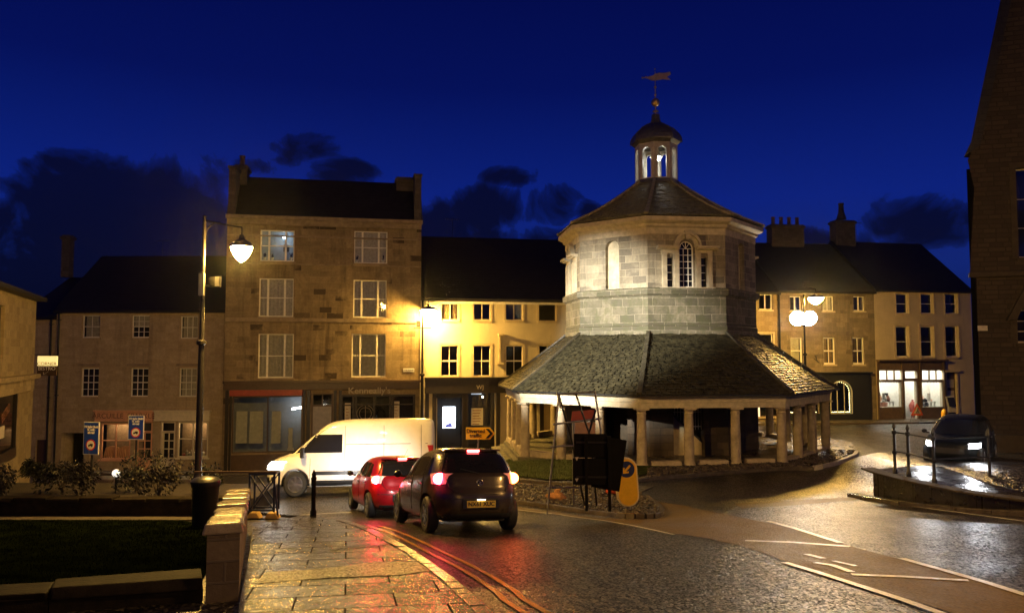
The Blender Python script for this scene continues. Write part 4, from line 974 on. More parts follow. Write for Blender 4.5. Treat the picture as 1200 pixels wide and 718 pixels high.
# low dwarf stones between the columns on the near sides
for k in range(8):
    for j in range(3):
        a = vp(k, 7.2, 0).lerp(vp(k+1, 7.2, 0), j/3+.05); b = vp(k, 7.2, 0).lerp(vp(k+1, 7.2, 0), j/3+.285); mm = (a+b)/2; d = (b-a); L = d.length
        if k in (2, 3, 4) and j % 2: continue
        o = MB().box(-L/2+.08, L/2-.08, -.19, .19, 0, .27+random.uniform(-.04, .03)).build('dwarf_wall', M['column'], mart, bevel=.05)
        o.location = (mm.x, mm.y, FLOOR+.001); o.rotation_euler.z = math.atan2(d.y, d.x)
def slates(name, r0, z0, r1, z1, rows, w, mat, curve=0, only=None):
    """courses of stone slates, each slightly uneven, laid round the octagon; r0,z0 eave to r1,z1 top"""
    m = MB()
    for k in range(8):
        A0, B0 = vp(k, r0, z0), vp(k+1, r0, z0); A1, B1 = vp(k, r1, z1), vp(k+1, r1, z1)
        nrm = (B0-A0).cross(A1-A0).normalized()
        def pt(s, t):
            tt = t; q = A0.lerp(B0, s).lerp(A1.lerp(B1, s), tt)
            return q-Vector((0, 0, curve*4*tt*(1-tt)))
        t = 0; hs = [1.25-.6*i/rows for i in range(rows)]; tot = sum(hs)
        for i in range(rows):
            t0 = t/tot; t += hs[i]; t1 = t/tot; t1e = min(1, t1+.35/rows)
            width = (A0-B0).length*(1-t0)+(A1-B1).length*t0; n = max(2, int(width/w)); cuts = [0]+sorted((j+random.uniform(-.28, .28)+(.5 if i % 2 else 0))/n for j in range(1, n))+[1]
            cuts = [min(1, max(0, c)) for c in cuts]
            for c0, c1 in zip(cuts, cuts[1:]):
                if c1-c0 < .004: continue
                g = .004; lo = .045+random.uniform(-.014, .016); hi = .008; dz = random.uniform(-.01, .01)/1
                tb = t0+random.uniform(-.12, .1)/rows
                q = [pt(c0+g, max(0, tb)-.0)+nrm*(lo+dz), pt(c1-g, max(0, tb))+nrm*(lo-dz), pt(c1-g, t1e)+nrm*hi, pt(c0+g, t1e)+nrm*hi]
                q2 = [pt(c0+g, max(0, tb))-nrm*.01, pt(c1-g, max(0, tb))-nrm*.01]
                m.add(q+q2, [(0,1,2,3), (4,5,1,0), (0,3,4), (1,5,2)])
        # sheet beneath
        NS = 6
        for i in range(NS):
            m.add([pt(0, i/NS)-nrm*.015, pt(1, i/NS)-nrm*.015, pt(1, (i+1)/NS)-nrm*.015, pt(0, (i+1)/NS)-nrm*.015], [(0,1,2,3)])
    return m.build(name, mat, mart)
zR1 = zz(768, 212, 35.2)
slates('skirt_roof', RE, zE-.0, RD-.05, zB+.0, 30, .30, M['mart_roof'], .05)
slates('upper_roof', 4.82, zC1+.02, .95, zR1+.02, 26, .26, M['mart_roof2'], .16)
octring(MB(), [(6.95, zE-.02), (7.83, zE-.045), (7.83, zE-.0), (7.70, zE+.02), (6.95, zE+.05)]).build('eaves_slab', M['dark_metal'], mart)
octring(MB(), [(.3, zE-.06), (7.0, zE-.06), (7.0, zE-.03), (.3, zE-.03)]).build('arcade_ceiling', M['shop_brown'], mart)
# ridge stones
def ridge(name, r0, z0, r1, z1, mat, w, curve, n):
    for k in range(8):
        m = MB()
        for i in range(n):
            t0 = i/n; t1 = (i+1)/n-.004
            f = lambda t: vp(k, r0+(r1-r0)*t, z0+(z1-z0)*t-curve*4*t*(1-t)+.03+random.uniform(0, .012))
            m.bar(f(t0), f(t1), w*(1-.3*t0), .09)
        m.build(name, mat, mart, bevel=.012)
ridge('hip_ridge', RE-.02, zE+.03, RD, zB+.03, M['hip'], .20, .05, 9)
ridge('upper_hip_ridge', 4.84, zC1+.04, 1.0, zR1+.04, M['ridge'], .17, .16, 8)
# drum
FW = 2*RD*math.sin(R(22.5)); AP = RD*math.cos(R(22.5))
def face_empty(k): return (ang[k % 8]+R(22.5))
def fx(k, mb):      # local (x along, y inward, z) of face k -> mart coordinates
    a = ang[k % 8]+R(22.5); c = Vector((AP*math.cos(a), AP*math.sin(a), 0)); t = Vector((-math.sin(a), math.cos(a), 0)); nrm = Vector((math.cos(a), math.sin(a), 0))
    mb.v = [tuple(c+t*v[0]-nrm*v[1]+Vector((0, 0, v[2]))) for v in mb.v]; return mb
h2 = FW/2
zS = zL1+.02
wall_low = MB(); octring(wall_low, [(RD+.05, zB-.35), (RD+.05, zB+.28), (RD, zB+.33), (RD, zL0), (RD-.3, zL0), (RD-.3, zB-.35)])
wall_low.build('lower_drum_wall', M['plinth'], mart)
octring(MB(), [(RD-.05, zL0-.06), (RD+.09, zL0-.03), (RD+.16, zL0+.02), (RD+.16, zL1-.03), (RD+.11, zL1), (RD-.3, zL1), (RD-.3, zL0-.06)]).build('drum_ledge', M['plinth'], mart)
octring(MB(), [(RD-.02, zC0-.32), (RD+.03, zC0-.30), (RD+.03, zC0-.04), (RD+.13, zC0+.02), (RD+.15, zC0+.12), (RD+.30, zC0+.18), (RD+.38, zC0+.24), (RD+.38, zC1-.03), (RD-.3, zC1-.03), (RD-.3, zC0-.32)]).build('cornice', M['trim'], mart)
aw, at0, at1 = .31, zS+1.64, zS+1.95
def archp(cx, r, z0, zs, n=14): return [(cx-r, z0), (cx+r, z0)]+[(cx+r*math.cos(math.pi*i/n), zs+r*math.sin(math.pi*i/n)) for i in range(n+1)]
sT = zz(800, 302, 32.1); cT = zz(800, 291.5, 32.1)
dw = MB(); 
for k in range(8):
    ven = (k % 2 == 0); q = MB()
    if ven:
        holes = [archp(0, .31, zS, cT), [(-.86, zS), (-.60, zS), (-.60, sT), (-.86, sT)], [(.60, zS), (.86, zS), (.86, sT), (.60, sT)]]
    else: holes = [archp(0, .335, zS, zz(718, 290, 32.6))]
    q.panel([(-h2, zL1-.02), (h2, zL1-.02), (h2, zC0+.05), (-h2, zC0+.05)], holes, .22)
    dw.merge(fx(k, q))
dw.build('drum_wall', M['sandstone'], mart)
for k in range(8):
    if k % 2 == 0:
        fr = MB(); r = .31
        ap = archp(0, r-.02, zS+.02, cT)
        for a_, b_ in zip(ap, ap[1:]+ap[:1]): fr.bar((a_[0], .14, a_[1]), (b_[0], .14, b_[1]), .045, .05)
        for x in (-.1, .1): fr.box(x-.011, x+.011, .12, .15, zS, cT+.0)
        for i in range(1, 7): z = zS+(cT-zS)*i/6; fr.box(-r, r, .122, .148, z-.011, z+.011)
        for a_ in (55, 90, 125): fr.bar((0, .13, cT), (r*math.cos(R(a_)), .13, cT+r*math.sin(R(a_))), .02, .02)
        for sx in (-.73, .73):
            for i in range(5): z = zS+(sT-zS)*i/4; fr.box(sx-.13, sx+.13, .13, .15, z-.01, z+.01)
        wo = fx(k, fr).build('venetian_window', M['white_paint'], mart)
        gl = MB(); gl.add([(x, .145, z) for x, z in ap], [tuple(range(len(ap)))])
        for sx in (-.73, .73): gl.add([(sx-.13,.145,zS),(sx+.13,.145,zS),(sx+.13,.145,sT),(sx-.13,.145,sT)], [(0,1,2,3)])
        fx(k, gl).build('pane', M['car_glass'], wo)
        tr = MB()
        for s in (-1, 1):
            tr.box(s*.47-.11, s*.47+.11, -.13, .0, zS+.0, sT+.10)          # pilasters
            tr.box(s*.98-.10, s*.98+.10, -.13, .0, zS+.0, sT+.10)
            tr.box(s*.47-.13, s*.47+.13, -.10, .0, sT+.10, sT+.17).box(s*.98-.12, s*.98+.12, -.10, .0, sT+.10, sT+.17)
            a_, b_ = (.36, 1.12) if s > 0 else (-1.12, -.36)
            tr.box(a_, b_, -.06, 0, sT+.17, cT-.02)
            a_, b_ = (.36, 1.32) if s > 0 else (-1.32, -.36)
            tr.box(a_, b_, -.34, 0, cT-.02, cT+.08).box(a_, b_, -.22, 0, cT-.07, cT-.02)
        n = 14
        for i in range(n):
            a0_ = math.pi*i/n; a1_ = math.pi*(i+1)/n
            for (ri, ro, y0) in ((.335, .50, -.07), (.50, .60, -.20)):
                pts = [(ri*math.cos(a0_), cT+.08+ri*math.sin(a0_)), (ro*math.cos(a0_), cT+.08+ro*math.sin(a0_)), (ro*math.cos(a1_), cT+.08+ro*math.sin(a1_)), (ri*math.cos(a1_), cT+.08+ri*math.sin(a1_))]
                tr.prism(pts, y0, 0)
        tr.prism([(-.07, cT+.36), (.07, cT+.36), (.13, cT+.72), (-.13, cT+.72)], -.17, 0)
        tr.box(-1.2, 1.2, -.13, 0, zS-.06, zS)
        fx(k, tr).build('window_surround', M['trim'], mart, bevel=.008)
    else:
        zs_ = zz(718, 290, 32.6); ap = archp(0, .335, zS, zs_)
        fx(k, MB().add([(x, .2, z) for x, z in ap], [tuple(range(len(ap)))])).build('niche_back', M['trim'], mart)
        tr = MB().box(-.55, .55, -.10, 0, zS-.1, zS)
        tr.merge(MB().panel([(-.47, zS+.0), (.47, zS+.0), (.47, zs_+.48), (-.47, zs_+.48)], [ap], .05, -.018))
        fx(k, tr).build('niche_surround', M['sandstone'], mart)
# core under the drum: piers and arched openings
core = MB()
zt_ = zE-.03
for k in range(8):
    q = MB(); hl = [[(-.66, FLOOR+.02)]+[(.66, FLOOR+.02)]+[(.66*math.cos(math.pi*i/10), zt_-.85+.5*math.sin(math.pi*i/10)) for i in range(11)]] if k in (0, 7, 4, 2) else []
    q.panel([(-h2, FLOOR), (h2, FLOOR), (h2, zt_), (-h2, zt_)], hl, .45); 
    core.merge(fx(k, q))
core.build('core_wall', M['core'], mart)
octring(MB(), [(.02, FLOOR+.02), (2.6, FLOOR+.02), (2.6, zt_), (.02, zt_)]).build('stair_core', M['T_trim'], mart)
def railing(k, z0, z1, hw_):
    q = MB(); n = int(hw_*2/.12)
    for i in range(n+1): x = -hw_+i*2*hw_/n; q.cyl((x, .3, z0+.02), (x, .3, z1), .012, .012, 5)
    for z in (z0+.15, (z0+z1)/2, z1-.1): q.box(-hw_, hw_, .285, .315, z-.015, z+.015)
    return fx(k, q).build('iron_railing', M['white_paint'], mart)
railing(0, FLOOR+1.1, zt_-.1, .63)
fx(0, MB().prism([(-.63,FLOOR+.02),(.63,FLOOR+.02),(.63,FLOOR+.6),(-.63,FLOOR+1.75)], .25, .4)).build('stair_side', M['C_trim'], mart)
fx(0, MB().bar((-.66,.22,FLOOR+1.8), (.63,.22,FLOOR+.62), .05, .08)).build('stair_rail', M['black'], mart)
# cupola
zc0 = zz(766, 214, 35.2); zc1 = zz(766, 164, 35.2); rc_ = 1.0
cup = MB(); octring(cup, [(rc_+.08, zc0-.6), (rc_+.08, zc0+.12), (rc_+.02, zc0+.2), (rc_-.12, zc0+.2), (rc_-.12, zc0-.6)])
cup.build('cupola_base', M['lead'], mart)
AP2 = rc_*math.cos(R(22.5)); hw = rc_*math.sin(R(22.5))
cw = MB(); cw2 = MB()
for k in range(8):
    q = MB(); zs_ = zc1-.52; ap = archp(0, .235, zc0+.2, zs_, 12)
    # inset the arch bottom slightly so the opening sits inside the panel
    ap = [(x, z+.06 if i < 2 else z) for i, (x, z) in enumerate(ap)]
    q.panel([(-hw, zc0+.16), (hw, zc0+.16), (hw, zc1), (-hw, zc1)], [ap], .10)
    a = ang[k]+R(22.5); c = Vector((AP2*math.cos(a), AP2*math.sin(a), 0)); t = Vector((-math.sin(a), math.cos(a), 0)); nr = Vector((math.cos(a), math.sin(a), 0))
    q.v = [tuple(c+t*v[0]-nr*v[1]+Vector((0, 0, v[2]))) for v in q.v]; cw.merge(q)
    b = MB(); b.add([(-hw*.9,.1,zc0+.16),(-.235,.1,zc0+.16),(-.235,.1,zc1),(-hw*.9,.1,zc1),(.235,.1,zc0+.16),(hw*.9,.1,zc0+.16),(hw*.9,.1,zc1),(.235,.1,zc1)], [(3,2,1,0),(7,6,5,4)])
    b.box(-.26, -.215, -.02, .13, zc0+.2, zs_).box(.215, .26, -.02, .13, zc0+.2, zs_)
    n = 8
    for i in range(n):
        a0_ = math.pi*i/n; a1_ = math.pi*(i+1)/n; ri, ro = .215, .265
        b.prism([(ri*math.cos(a0_), zs_+ri*math.sin(a0_)), (ro*math.cos(a0_), zs_+ro*math.sin(a0_)), (ro*math.cos(a1_), zs_+ro*math.sin(a1_)), (ri*math.cos(a1_), zs_+ri*math.sin(a1_))], -.02, .13)
    b.v = [tuple(c+t*v[0]-nr*v[1]+Vector((0, 0, v[2]))) for v in b.v]; cw2.merge(b)
cw.build('cupola_wall', plain('weathered_cupola_timber', (.42, .37, .30), .6, 0, .2, .2, 6), mart)
cw2.build('arch_trim', M['cream_wood'], mart)
octring(MB(), [(rc_+.02, zc1-.1), (rc_+.10, zc1-.02), (rc_+.16, zc1+.04), (.1, zc1+.04), (.1, zc1-.1)]).build('cupola_cornice', M['lead'], mart)
zd1 = zz(766, 139, 35.2); Hd = zd1-zc1
dm = MB(); prof = [(rc_+.19, zc1+.03), (rc_+.20, zc1+.10), (rc_+.17, zc1+.28), (rc_+.06, zc1+Hd*.45), (rc_*.82, zc1+Hd*.70), (rc_*.52, zc1+Hd*.88), (.24, zc1+Hd), (.17, zc1+Hd+.2), (.15, zz(766, 128, 35.2)), (.01, zz(766, 128, 35.2)+.02)]
octring(dm, prof, False); dmo = dm.build('dome', M['lead'], mart)
rb = MB()
for k in range(8):
    for (r0, z0), (r1, z1) in zip(prof[:-2], prof[1:-1]): rb.cyl(vp(k, r0+.005, z0), vp(k, r1+.005, z1), .028, .028, 6)
rb.build('dome_rib', M['lead'], dmo)
zb_ = zz(766, 117, 35.6); fin = MB()
fin.cyl((0,0,zz(766,128,35.6)-.1), (0,0,zz(766,80,35.6)), .028, .018, 8).lathe([(.14,-.04),(.14,.0),(.06,.05)], (0,0,zz(766,127,35.6)), 12)
fino = fin.build('finial_rod', M['gold'], mart)
MB().ball((0,0,zb_), .2, 20).build('gilded_ball', M['gold'], fino, smooth='all')
MB().ball((0,0,zz(766,108,35.6)), .06, 10).ball((0,0,zz(766,99,35.6)), .07, 10).build('small_ball', M['gold'], fino, smooth='all')
wv = MB(); zv = zz(766, 87, 35.6)
wv.cyl((0,0,zv+.35), (0,0,zv+.42), .03, .03, 6)
body = [(-.5,-.02),(-.34,-.06),(-.15,-.17),(.1,-.16),(.35,-.12),(.72,-.18),(.55,-.02),(.74,.10),(.7,.22),(.4,.17),(.2,.2),(0,.15),(-.12,.08),(-.3,.03),(-.46,.05)]
wv.prism([(x, zv+z) for x, z in body], -.02, .02).bar((-.48,0,zv), (-.62,0,zv), .03).ball((-.6,0,zv), .05, 8)
wvo = wv.build('weather_vane', M['gold'], fino); wvo.rotation_euler.z = R(-8)
# bell hanging in the cupola
bell = empty('bell', (MC.x, MC.y, zc1-.62), 0, 'small pale bell hanging inside the open cupola', 'bell')
MB().lathe([(.30, 0), (.29, .04), (.20, .12), (.15, .28), (.12, .36), (.03, .40)], (0,0,0), 20).build('bell_cup', M['cream_wood'], bell, smooth=True)
MB().lathe([(.14,0),(.2,.02),(.2,.05),(.05,.08)], (0,0,-.14), 16).build('cupola_lamp', emit('cupola_lamp_glow', (1, .97, .88), 60), bell)
MB().cyl((0,0,.4), (0,0,.62), .02).box(-.5, .5, -.03, .03, .56, .62).build('bell_bar', M['cream_wood'], bell)

# ------------------------------------------------------------------ street furniture
def lantern(parent, p, mat, r=.26):
    q = MB().lathe([(.05, .30), (.07, .20), (r*.9, .10), (r*1.15, .02), (r*1.15, -.01), (r, -.01)], p, 20).build('lantern_cap', M['post'], parent, smooth=True)
    MB().lathe([(r*.98, 0), (r*.93, -.08), (r*.72, -.2), (r*.42, -.31), (r*.12, -.37), (.01, -.38)], p, 20).build('lamp_bowl', mat, parent, smooth='all')
def lamp_post(name, x, y, zb, ztop, arm, zl, label, strength, r0=.085, cat='street lamp', group=None, col=SODIUM, lr=.26, scroll=True):
    e = empty(name, (x, y, zb), 0, label, cat, group); H = ztop-zb
    c = MB().lathe([(.20, 0), (.20, .12), (.16, .18), (.13, .45), (.15, .5), (.15, .56), (.12, .62), (r0, .9), (r0*.95, H*.3), (r0*.8, H*.55), (r0*1.4, H*.555), (r0*1.4, H*.565), (r0*.7, H*.57), (r0*.55, H-.05), (r0*.8, H-.03), (r0*.3, H)], (0,0,0), 16)
    c.build('column', M['post'], e, smooth=True)
    L = MB(); ax, ay = arm; zl_ = zl-zb
    if ax or ay:
        top = zl_+.55; pts = []
        for t in range(9):
            s = t/8; pts.append((ax*s, ay*s, top-.06*math.sin(s*math.pi*.5)+.12*(1-s)))
        L.tube(pts, .022, 8); L.tube([(ax, ay, top-.06), (ax, ay, zl_+.25)], .02, 8)
        if scroll: L.tube([(ax*.42*(1-math.cos(t/8*math.pi/2)), ay*.42, top-.35+.42*math.sin(t/8*math.pi/2)) for t in range(9)], .014, 6)
        L.build('bracket_arm', M['post'], e)
    lantern(e, (ax, ay, zl_), emit('sodium_bowl_'+str(strength), col, strength), lr)
    return e
pole = at(232, 560, 19); top = at(243, 252, 19)
bulb = at(283, 293, 19)
L1 = lamp_post('street_lamp', pole.x, pole.y, -3.75, top.z, (bulb.x-pole.x, 0), bulb.z+.08, 'tall lamp post with glowing teardrop lantern behind the garden wall at left', 1750, lr=.26)
def flood(parent, pos, target, mat, w=.36, h=.24, name='floodlight'):
    d = (Vector(target)-Vector(pos)-parent.location).normalized()
    m = MB().box(-w/2, w/2, -h/2, h/2, .0, .14).box(-w/2-.02, w/2+.02, -h/2-.02, h/2+.02, -.02, 0) if w < .5 else MB().lathe([(w*.2, .3), (w*.42, .12), (w*.5, 0), (w*.5, -.02), (w*.46, -.02), (w*.40, .0)], (0,0,0), 20)
    q = d.to_track_quat('-Z', 'Y').to_matrix().to_4x4()
    m.xf(q); o = m.build(name, M['dark_metal'], parent, loc=pos)
    g_ = (MB().add([(-w/2+.02,-h/2+.02,-.024),(w/2-.02,-h/2+.02,-.024),(w/2-.02,h/2-.02,-.024),(-w/2+.02,h/2-.02,-.024)], [(3,2,1,0)]) if w < .5 else MB().lathe([(w*.45, -.015), (w*.45, -.03), (w*.3, -.07), (.01, -.085)], (0,0,0), 20)).xf(q).build('flood_glass', mat, o)
    wp = Vector(pos)+parent.location+d*.08
    return wp, d
def spot(name, loc, target, power, col, angle=60, blend=.5, rad=.1):
    l = bpy.data.lights.new(name, 'SPOT'); l.energy = power; l.color = col; l.spot_size = R(angle); l.spot_blend = blend; l.shadow_soft_size = rad
    o = bpy.data.objects.new(name, l); COL.objects.link(o); o.location = loc
    o.rotation_euler = (Vector(target)-Vector(loc)).to_track_quat('-Z', 'Y').to_euler(); return o
COOL = (.93, .96, 1.0)
fp = at(246, 330, 19)
wp, d = flood(L1, (fp.x-pole.x+.12, 0.1, fp.z+3.75), (MC.x, MC.y, 2.0), emit('flood_face_dim', (1, .95, .85), 6))
MB().tube([(0,0,fp.z+3.75-.1),(fp.x-pole.x+.12,.05,fp.z+3.75-.1)], .02).box(-.06,.06,-.12,0,fp.z+3.4,fp.z+3.95).build('flood_bracket', M['galv'], L1)
spot('market_floodlight', wp, (2.1, 31.0, .8), 42000, (1, .93, .78), 31, .7)
# lamp on the corner of the cream house
b2 = at(502, 366, 38.9); p2_ = at(494.5, 480, 38.9)
L2 = lamp_post('street_lamp', p2_.x, p2_.y, G(p2_.x, p2_.y), at(494, 352, 38.9).z, (b2.x-p2_.x, -.05), b2.z+.12, 'street lamp glaring against the cream house beside the pub', 850, .09, scroll=False, lr=.42)
MB().bar((-.45,0,at(494,384,38.9).z-L2.location.z), (.45,0,at(494,384,38.9).z-L2.location.z), .05).box(-.3,-.1,-.1,.1,at(494,383,38.9).z-L2.location.z,at(494,376,38.9).z-L2.location.z).build('cross_arm', M['post'], L2)
# lamp beyond the market building with twin floodlights
p3 = at(943, 400, 43); b3 = at(956, 351, 43)
L3 = lamp_post('street_lamp', p3.x, p3.y, G(p3.x, p3.y), at(944, 345, 43).z, (b3.x-p3.x, 0), b3.z+.1, 'street lamp beyond the market building with a pair of dazzling floodlights below its lantern', 950, .08, scroll=False, lr=.42)
for sx, px_ in ((-1, 934.5), (1, 948)):
    q = at(px_, 373, 42.9)
    wp, d = flood(L3, (q.x-p3.x, -.15, q.z-L3.location.z), (MC.x+8+sx*2, 20, -4.5) if sx > 0 else (MC.x+2, 24, -2), emit('flood_face_bright', (1, .98, .93), 110), .92, .7)
    spot('street_floodlight', wp, wp+d*5, 330, (1, .95, .86), 150, .6, .12)
MB().bar((-.7,-.08,at(943,376,43).z-L3.location.z), (.7,-.08,at(943,376,43).z-L3.location.z), .06).build('cross_arm', M['post'], L3)
# lamps out of the frame: right, beside the hall, and added fill behind the viewer
G4 = G(15.2, 17.5)
L4 = lamp_post('street_lamp', 13.2, 8.6, G(13.2, 8.6), 6.4, (-.8, 0), 5.6, 'street lamp standing right of the view short of the raised terrace', 1900, col=(1, .56, .15))
L5_fill = lamp_post('street_lamp', 4.5, -7.5, G(4.5, -7.5), 6.2, (-.8, 0), 5.5, 'unseen street lamp added behind the viewer for fill light', 430, lr=.34)

# near bollard
b = gp(367, 608); bo = empty('bollard', (b.x, b.y, G(b.x, b.y)), 0, 'slim black iron bollard with pointed finial on the wet pavement', 'bollard')
MB().lathe([(.07, .05), (.07, .18), (.052, .22), (.048, .86), (.062, .88), (.062, .92), (.045, .94), (.04, .97), (.052, 1.0), (.025, 1.06), (.01, 1.1)], (0,0,0), 16).build('bollard_shaft', M['matt_black'], bo, smooth=True)
# keep-left sign
b = gp(737, 601); kb = empty('keep_left_bollard', (b.x, b.y, G(b.x, b.y)+.07), R(8), 'yellow pill-shaped keep left bollard with blue arrow disc on traffic island', 'traffic bollard')
def pill(w, z0, z1, n=14):
    r = w/2; return [(r*math.cos(math.pi+math.pi*i/n), z0+r+r*math.sin(math.pi+math.pi*i/n)) for i in range(n+1)]+[(r*math.cos(math.pi*i/n), z1-r+r*math.sin(math.pi*i/n)) for i in range(n+1)]
sc = 16.6/900
MB().cyl((0,0,-.1), (0,0,.14), .06).build('post', M['galv'], kb)
sh_ = MB().prism(pill(29*sc, .10, 66*sc+.06), -.09, .09).build('shell', plain('pale_bollard_rim', (.62, .50, .28), .4), kb, bevel=.02)
MB().prism(pill(25*sc, .135, 66*sc+.025), -.1, -.085).build('face', M['bollard_yellow'], kb, bevel=.004)
zc_ = 66*sc+.06-15*sc; dsk = MB(); n = 32
dsk.prism([(10.6*sc*math.cos(2*math.pi*i/n), zc_+10.6*sc*math.sin(2*math.pi*i/n)) for i in range(n)], -.108, -.095); dko = dsk.build('arrow_disc', plain('navy_disc', (.01, .02, .10), .4), kb)
A_ = lambda a, x, z: (x*math.cos(a)-z*math.sin(a), zc_+x*math.sin(a)+z*math.cos(a))
ar = [(-.13, .022), (.02, .022), (.02, .022)]; a = R(45)
pts = [(-.135, 0), (-.03, -.095), (.0, -.065), (-.05, -.025), (.13, -.025), (.13, .025), (-.05, .025), (.0, .065), (-.03, .095)]
MB().prism([A_(a, x, z) for x, z in pts], -.114, -.106).build('arrow', M['bollard_yellow'], dko)
kb.rotation_euler = (0, R(-4), R(4))
# big sign seen from behind on two posts
Y = 18.0; a = at(672.5, 508, Y); b = at(728, 574, Y); g_ = G(5, Y)
s1 = empty('road_sign', ((a.x+b.x)/2, Y, g_), R(-4), 'large black-backed road sign seen from behind on two dark posts', 'road sign'); w = (b.x-a.x)/2
MB().box(-w, .42*w, 0, .03, a.z-g_-.55, a.z-g_).build('sign_panel', M['matt_black'], s1, bevel=.015)
MB().box(-w-.03, .42*w, -.02, .02, b.z-g_+.12, a.z-g_-.565).build('sign_panel', M['matt_black'], s1, bevel=.015)
pr = MB().box(-.36, .30, .05, .08, -.62, .58).xf(Matrix.Translation((.55*w, 0, (a.z+b.z)/2-g_-.03)) @ Matrix.Rotation(R(9), 4, 'Y')).build('folding_sign_panel', M['matt_black'], s1, bevel=.015)
for x in (-.26, .27): MB().box(x-.035, x+.035, -.07, 0, 0, a.z-g_-.05).build('post', M['matt_black'], s1, bevel=.01)
for z in (a.z-g_-.2, b.z-g_+.3): MB().box(-w+.05, w*.4, -.03, 0, z-.02, z+.02).build('channel', M['dark_metal'], s1)
ms = MB()
for px_, py_ in ((676, 537), (676, 562)): 
    q = at(px_, py_, Y); ms.add([(q.x-s1.location.x-.04,-.03,q.z-g_+.03),(q.x-s1.location.x+.04,-.03,q.z-g_+.04),(q.x-s1.location.x,-.03,q.z-g_-.05)], [(0,2,1)])
ms.build('sticker', M['paper'], s1)
# tall A-frame trestle with the back of a red board
Y = 18.9; g_ = G(2, Y); s2 = empty('sign_trestle', (1.6, Y, g_), 0, 'tall bare metal trestle frame with cross rungs behind the black sign', 'sign frame')
def L_(px, py, Y_=Y): q = at(px, py, Y_); return (q.x-1.6, q.y-Y, q.z-g_)
fr = MB(); r = .024
fr.tube([L_(655,461), (L_(641,590)[0], -.0, 0)], r).tube([L_(697,458), L_(717,590)], r).tube([L_(653,462), L_(698,459)], r)
fr.tube([L_(653,460,Y), L_(657,478,18.7)], r).tube([L_(648,497,18.85), L_(705,490,18.95)], r).tube([L_(645,523), L_(674,522)], r).tube([L_(640,571), L_(680,571)], r*.8)
fro = fr.build('front_frame', M['galv'], s2)
bk = MB().tube([L_(675,462), L_(692,512), (L_(700,560)[0]+.1, 1.1, 0)], r).tube([L_(655,463), (L_(672,520)[0], .5, L_(672,520)[2]), (L_(690,585)[0], 1.1, 0)], r).tube([L_(698,480), L_(690,508)], r)
bk.build('rear_leg', M['dark_metal'], s2)
Y = 20.2; a = at(669, 480, Y); b = at(698, 508, Y); g_ = G(2, Y)
s3 = empty('temporary_sign', ((a.x+b.x)/2, Y, g_), R(6), 'dull red temporary sign plate above a pinkish plate behind the trestle', 'temporary sign'); w = (b.x-a.x)/2
MB().prism([(-w, a.z-g_-.30), (w, a.z-g_-.26), (w-.02, a.z-g_), (-w+.03, a.z-g_-.04)], 0, .02).build('upper_plate', M['red_plate'], s3)
MB().box(-w*.7, w, 0, .02, b.z-g_, a.z-g_-.32).build('lower_plate', plain('pinkish_plate', (.34, .20, .15), .6), s3)
MB().box(-.28, -.24, .03, .07, 0, a.z-g_-.1).box(.24, .28, .03, .07, 0, a.z-g_-.1).build('leg', M['galv'], s3)
def sandbag(px, py, mat, label, s=1, rz=.3):
    g2 = gp(px, py); m = MB(); prof = [(.02,0),(.18,.0),(.24,.06),(.22,.14),(.12,.22),(.05,.26),(.09,.32),(.03,.34)]
    m.lathe(prof, (0,0,0), 14); m.v = [(x*1.25*s*(1+.25*math.sin(7*y+z*9)), y*.8*s*(1+.2*math.sin(9*x)), z*s*(1+.12*math.sin(11*x))) for x, y, z in m.v]
    o = m.build('sandbag', M[mat], None, smooth='all', loc=(g2.x, g2.y, G(g2.x, g2.y)+.06)); o.rotation_euler = (0, R(12), rz); tag(o, label, 'sandbag')
sandbag(651, 588, 'bag', 'crumpled orange sandbag at the foot of the metal trestle', .9)
sandbag(719, 581, 'bag_red', 'bright red sandbag behind the yellow keep left bollard', 1.1, 1.5)
# diverted traffic sign
Y = 20.4; a = at(546, 502, Y); b = at(580, 514, Y); x0 = at(560, 507, Y).x; g_ = G(x0, Y)
dv = empty('diversion_sign', (x0, Y, g_), 0, 'small yellow arrow sign reading Diverted traffic above the dark car', 'road sign')
l_, r_ = a.x-x0, b.x-x0; zt_, zb_ = at(563, 500.5, Y).z-g_, at(563, 514.5, Y).z-g_; zm = (zt_+zb_)/2
MB().prism([(l_, zb_), (r_-.13, zb_), (r_, zm), (r_-.13, zt_), (l_, zt_)], -.02, .0).build('arrow_plate', M['sign_yellow'], dv)
MB().prism([(r_-.25, zb_+.03), (r_-.17, zb_+.03), (r_-.05, zm), (r_-.17, zt_-.03), (r_-.25, zt_-.03), (r_-.13, zm)], -.026, -.019).build('chevron', M['letter_black'], dv)
text('Diverted\ntraffic', .135, M['letter_black'], dv, ((l_+r_-.25)/2, -.024, zm+.002), bold=.003)
MB().tube([(.02,.03,zt_-.05),(-.06,.03,0)], .022).build('post', M['galv'], dv)
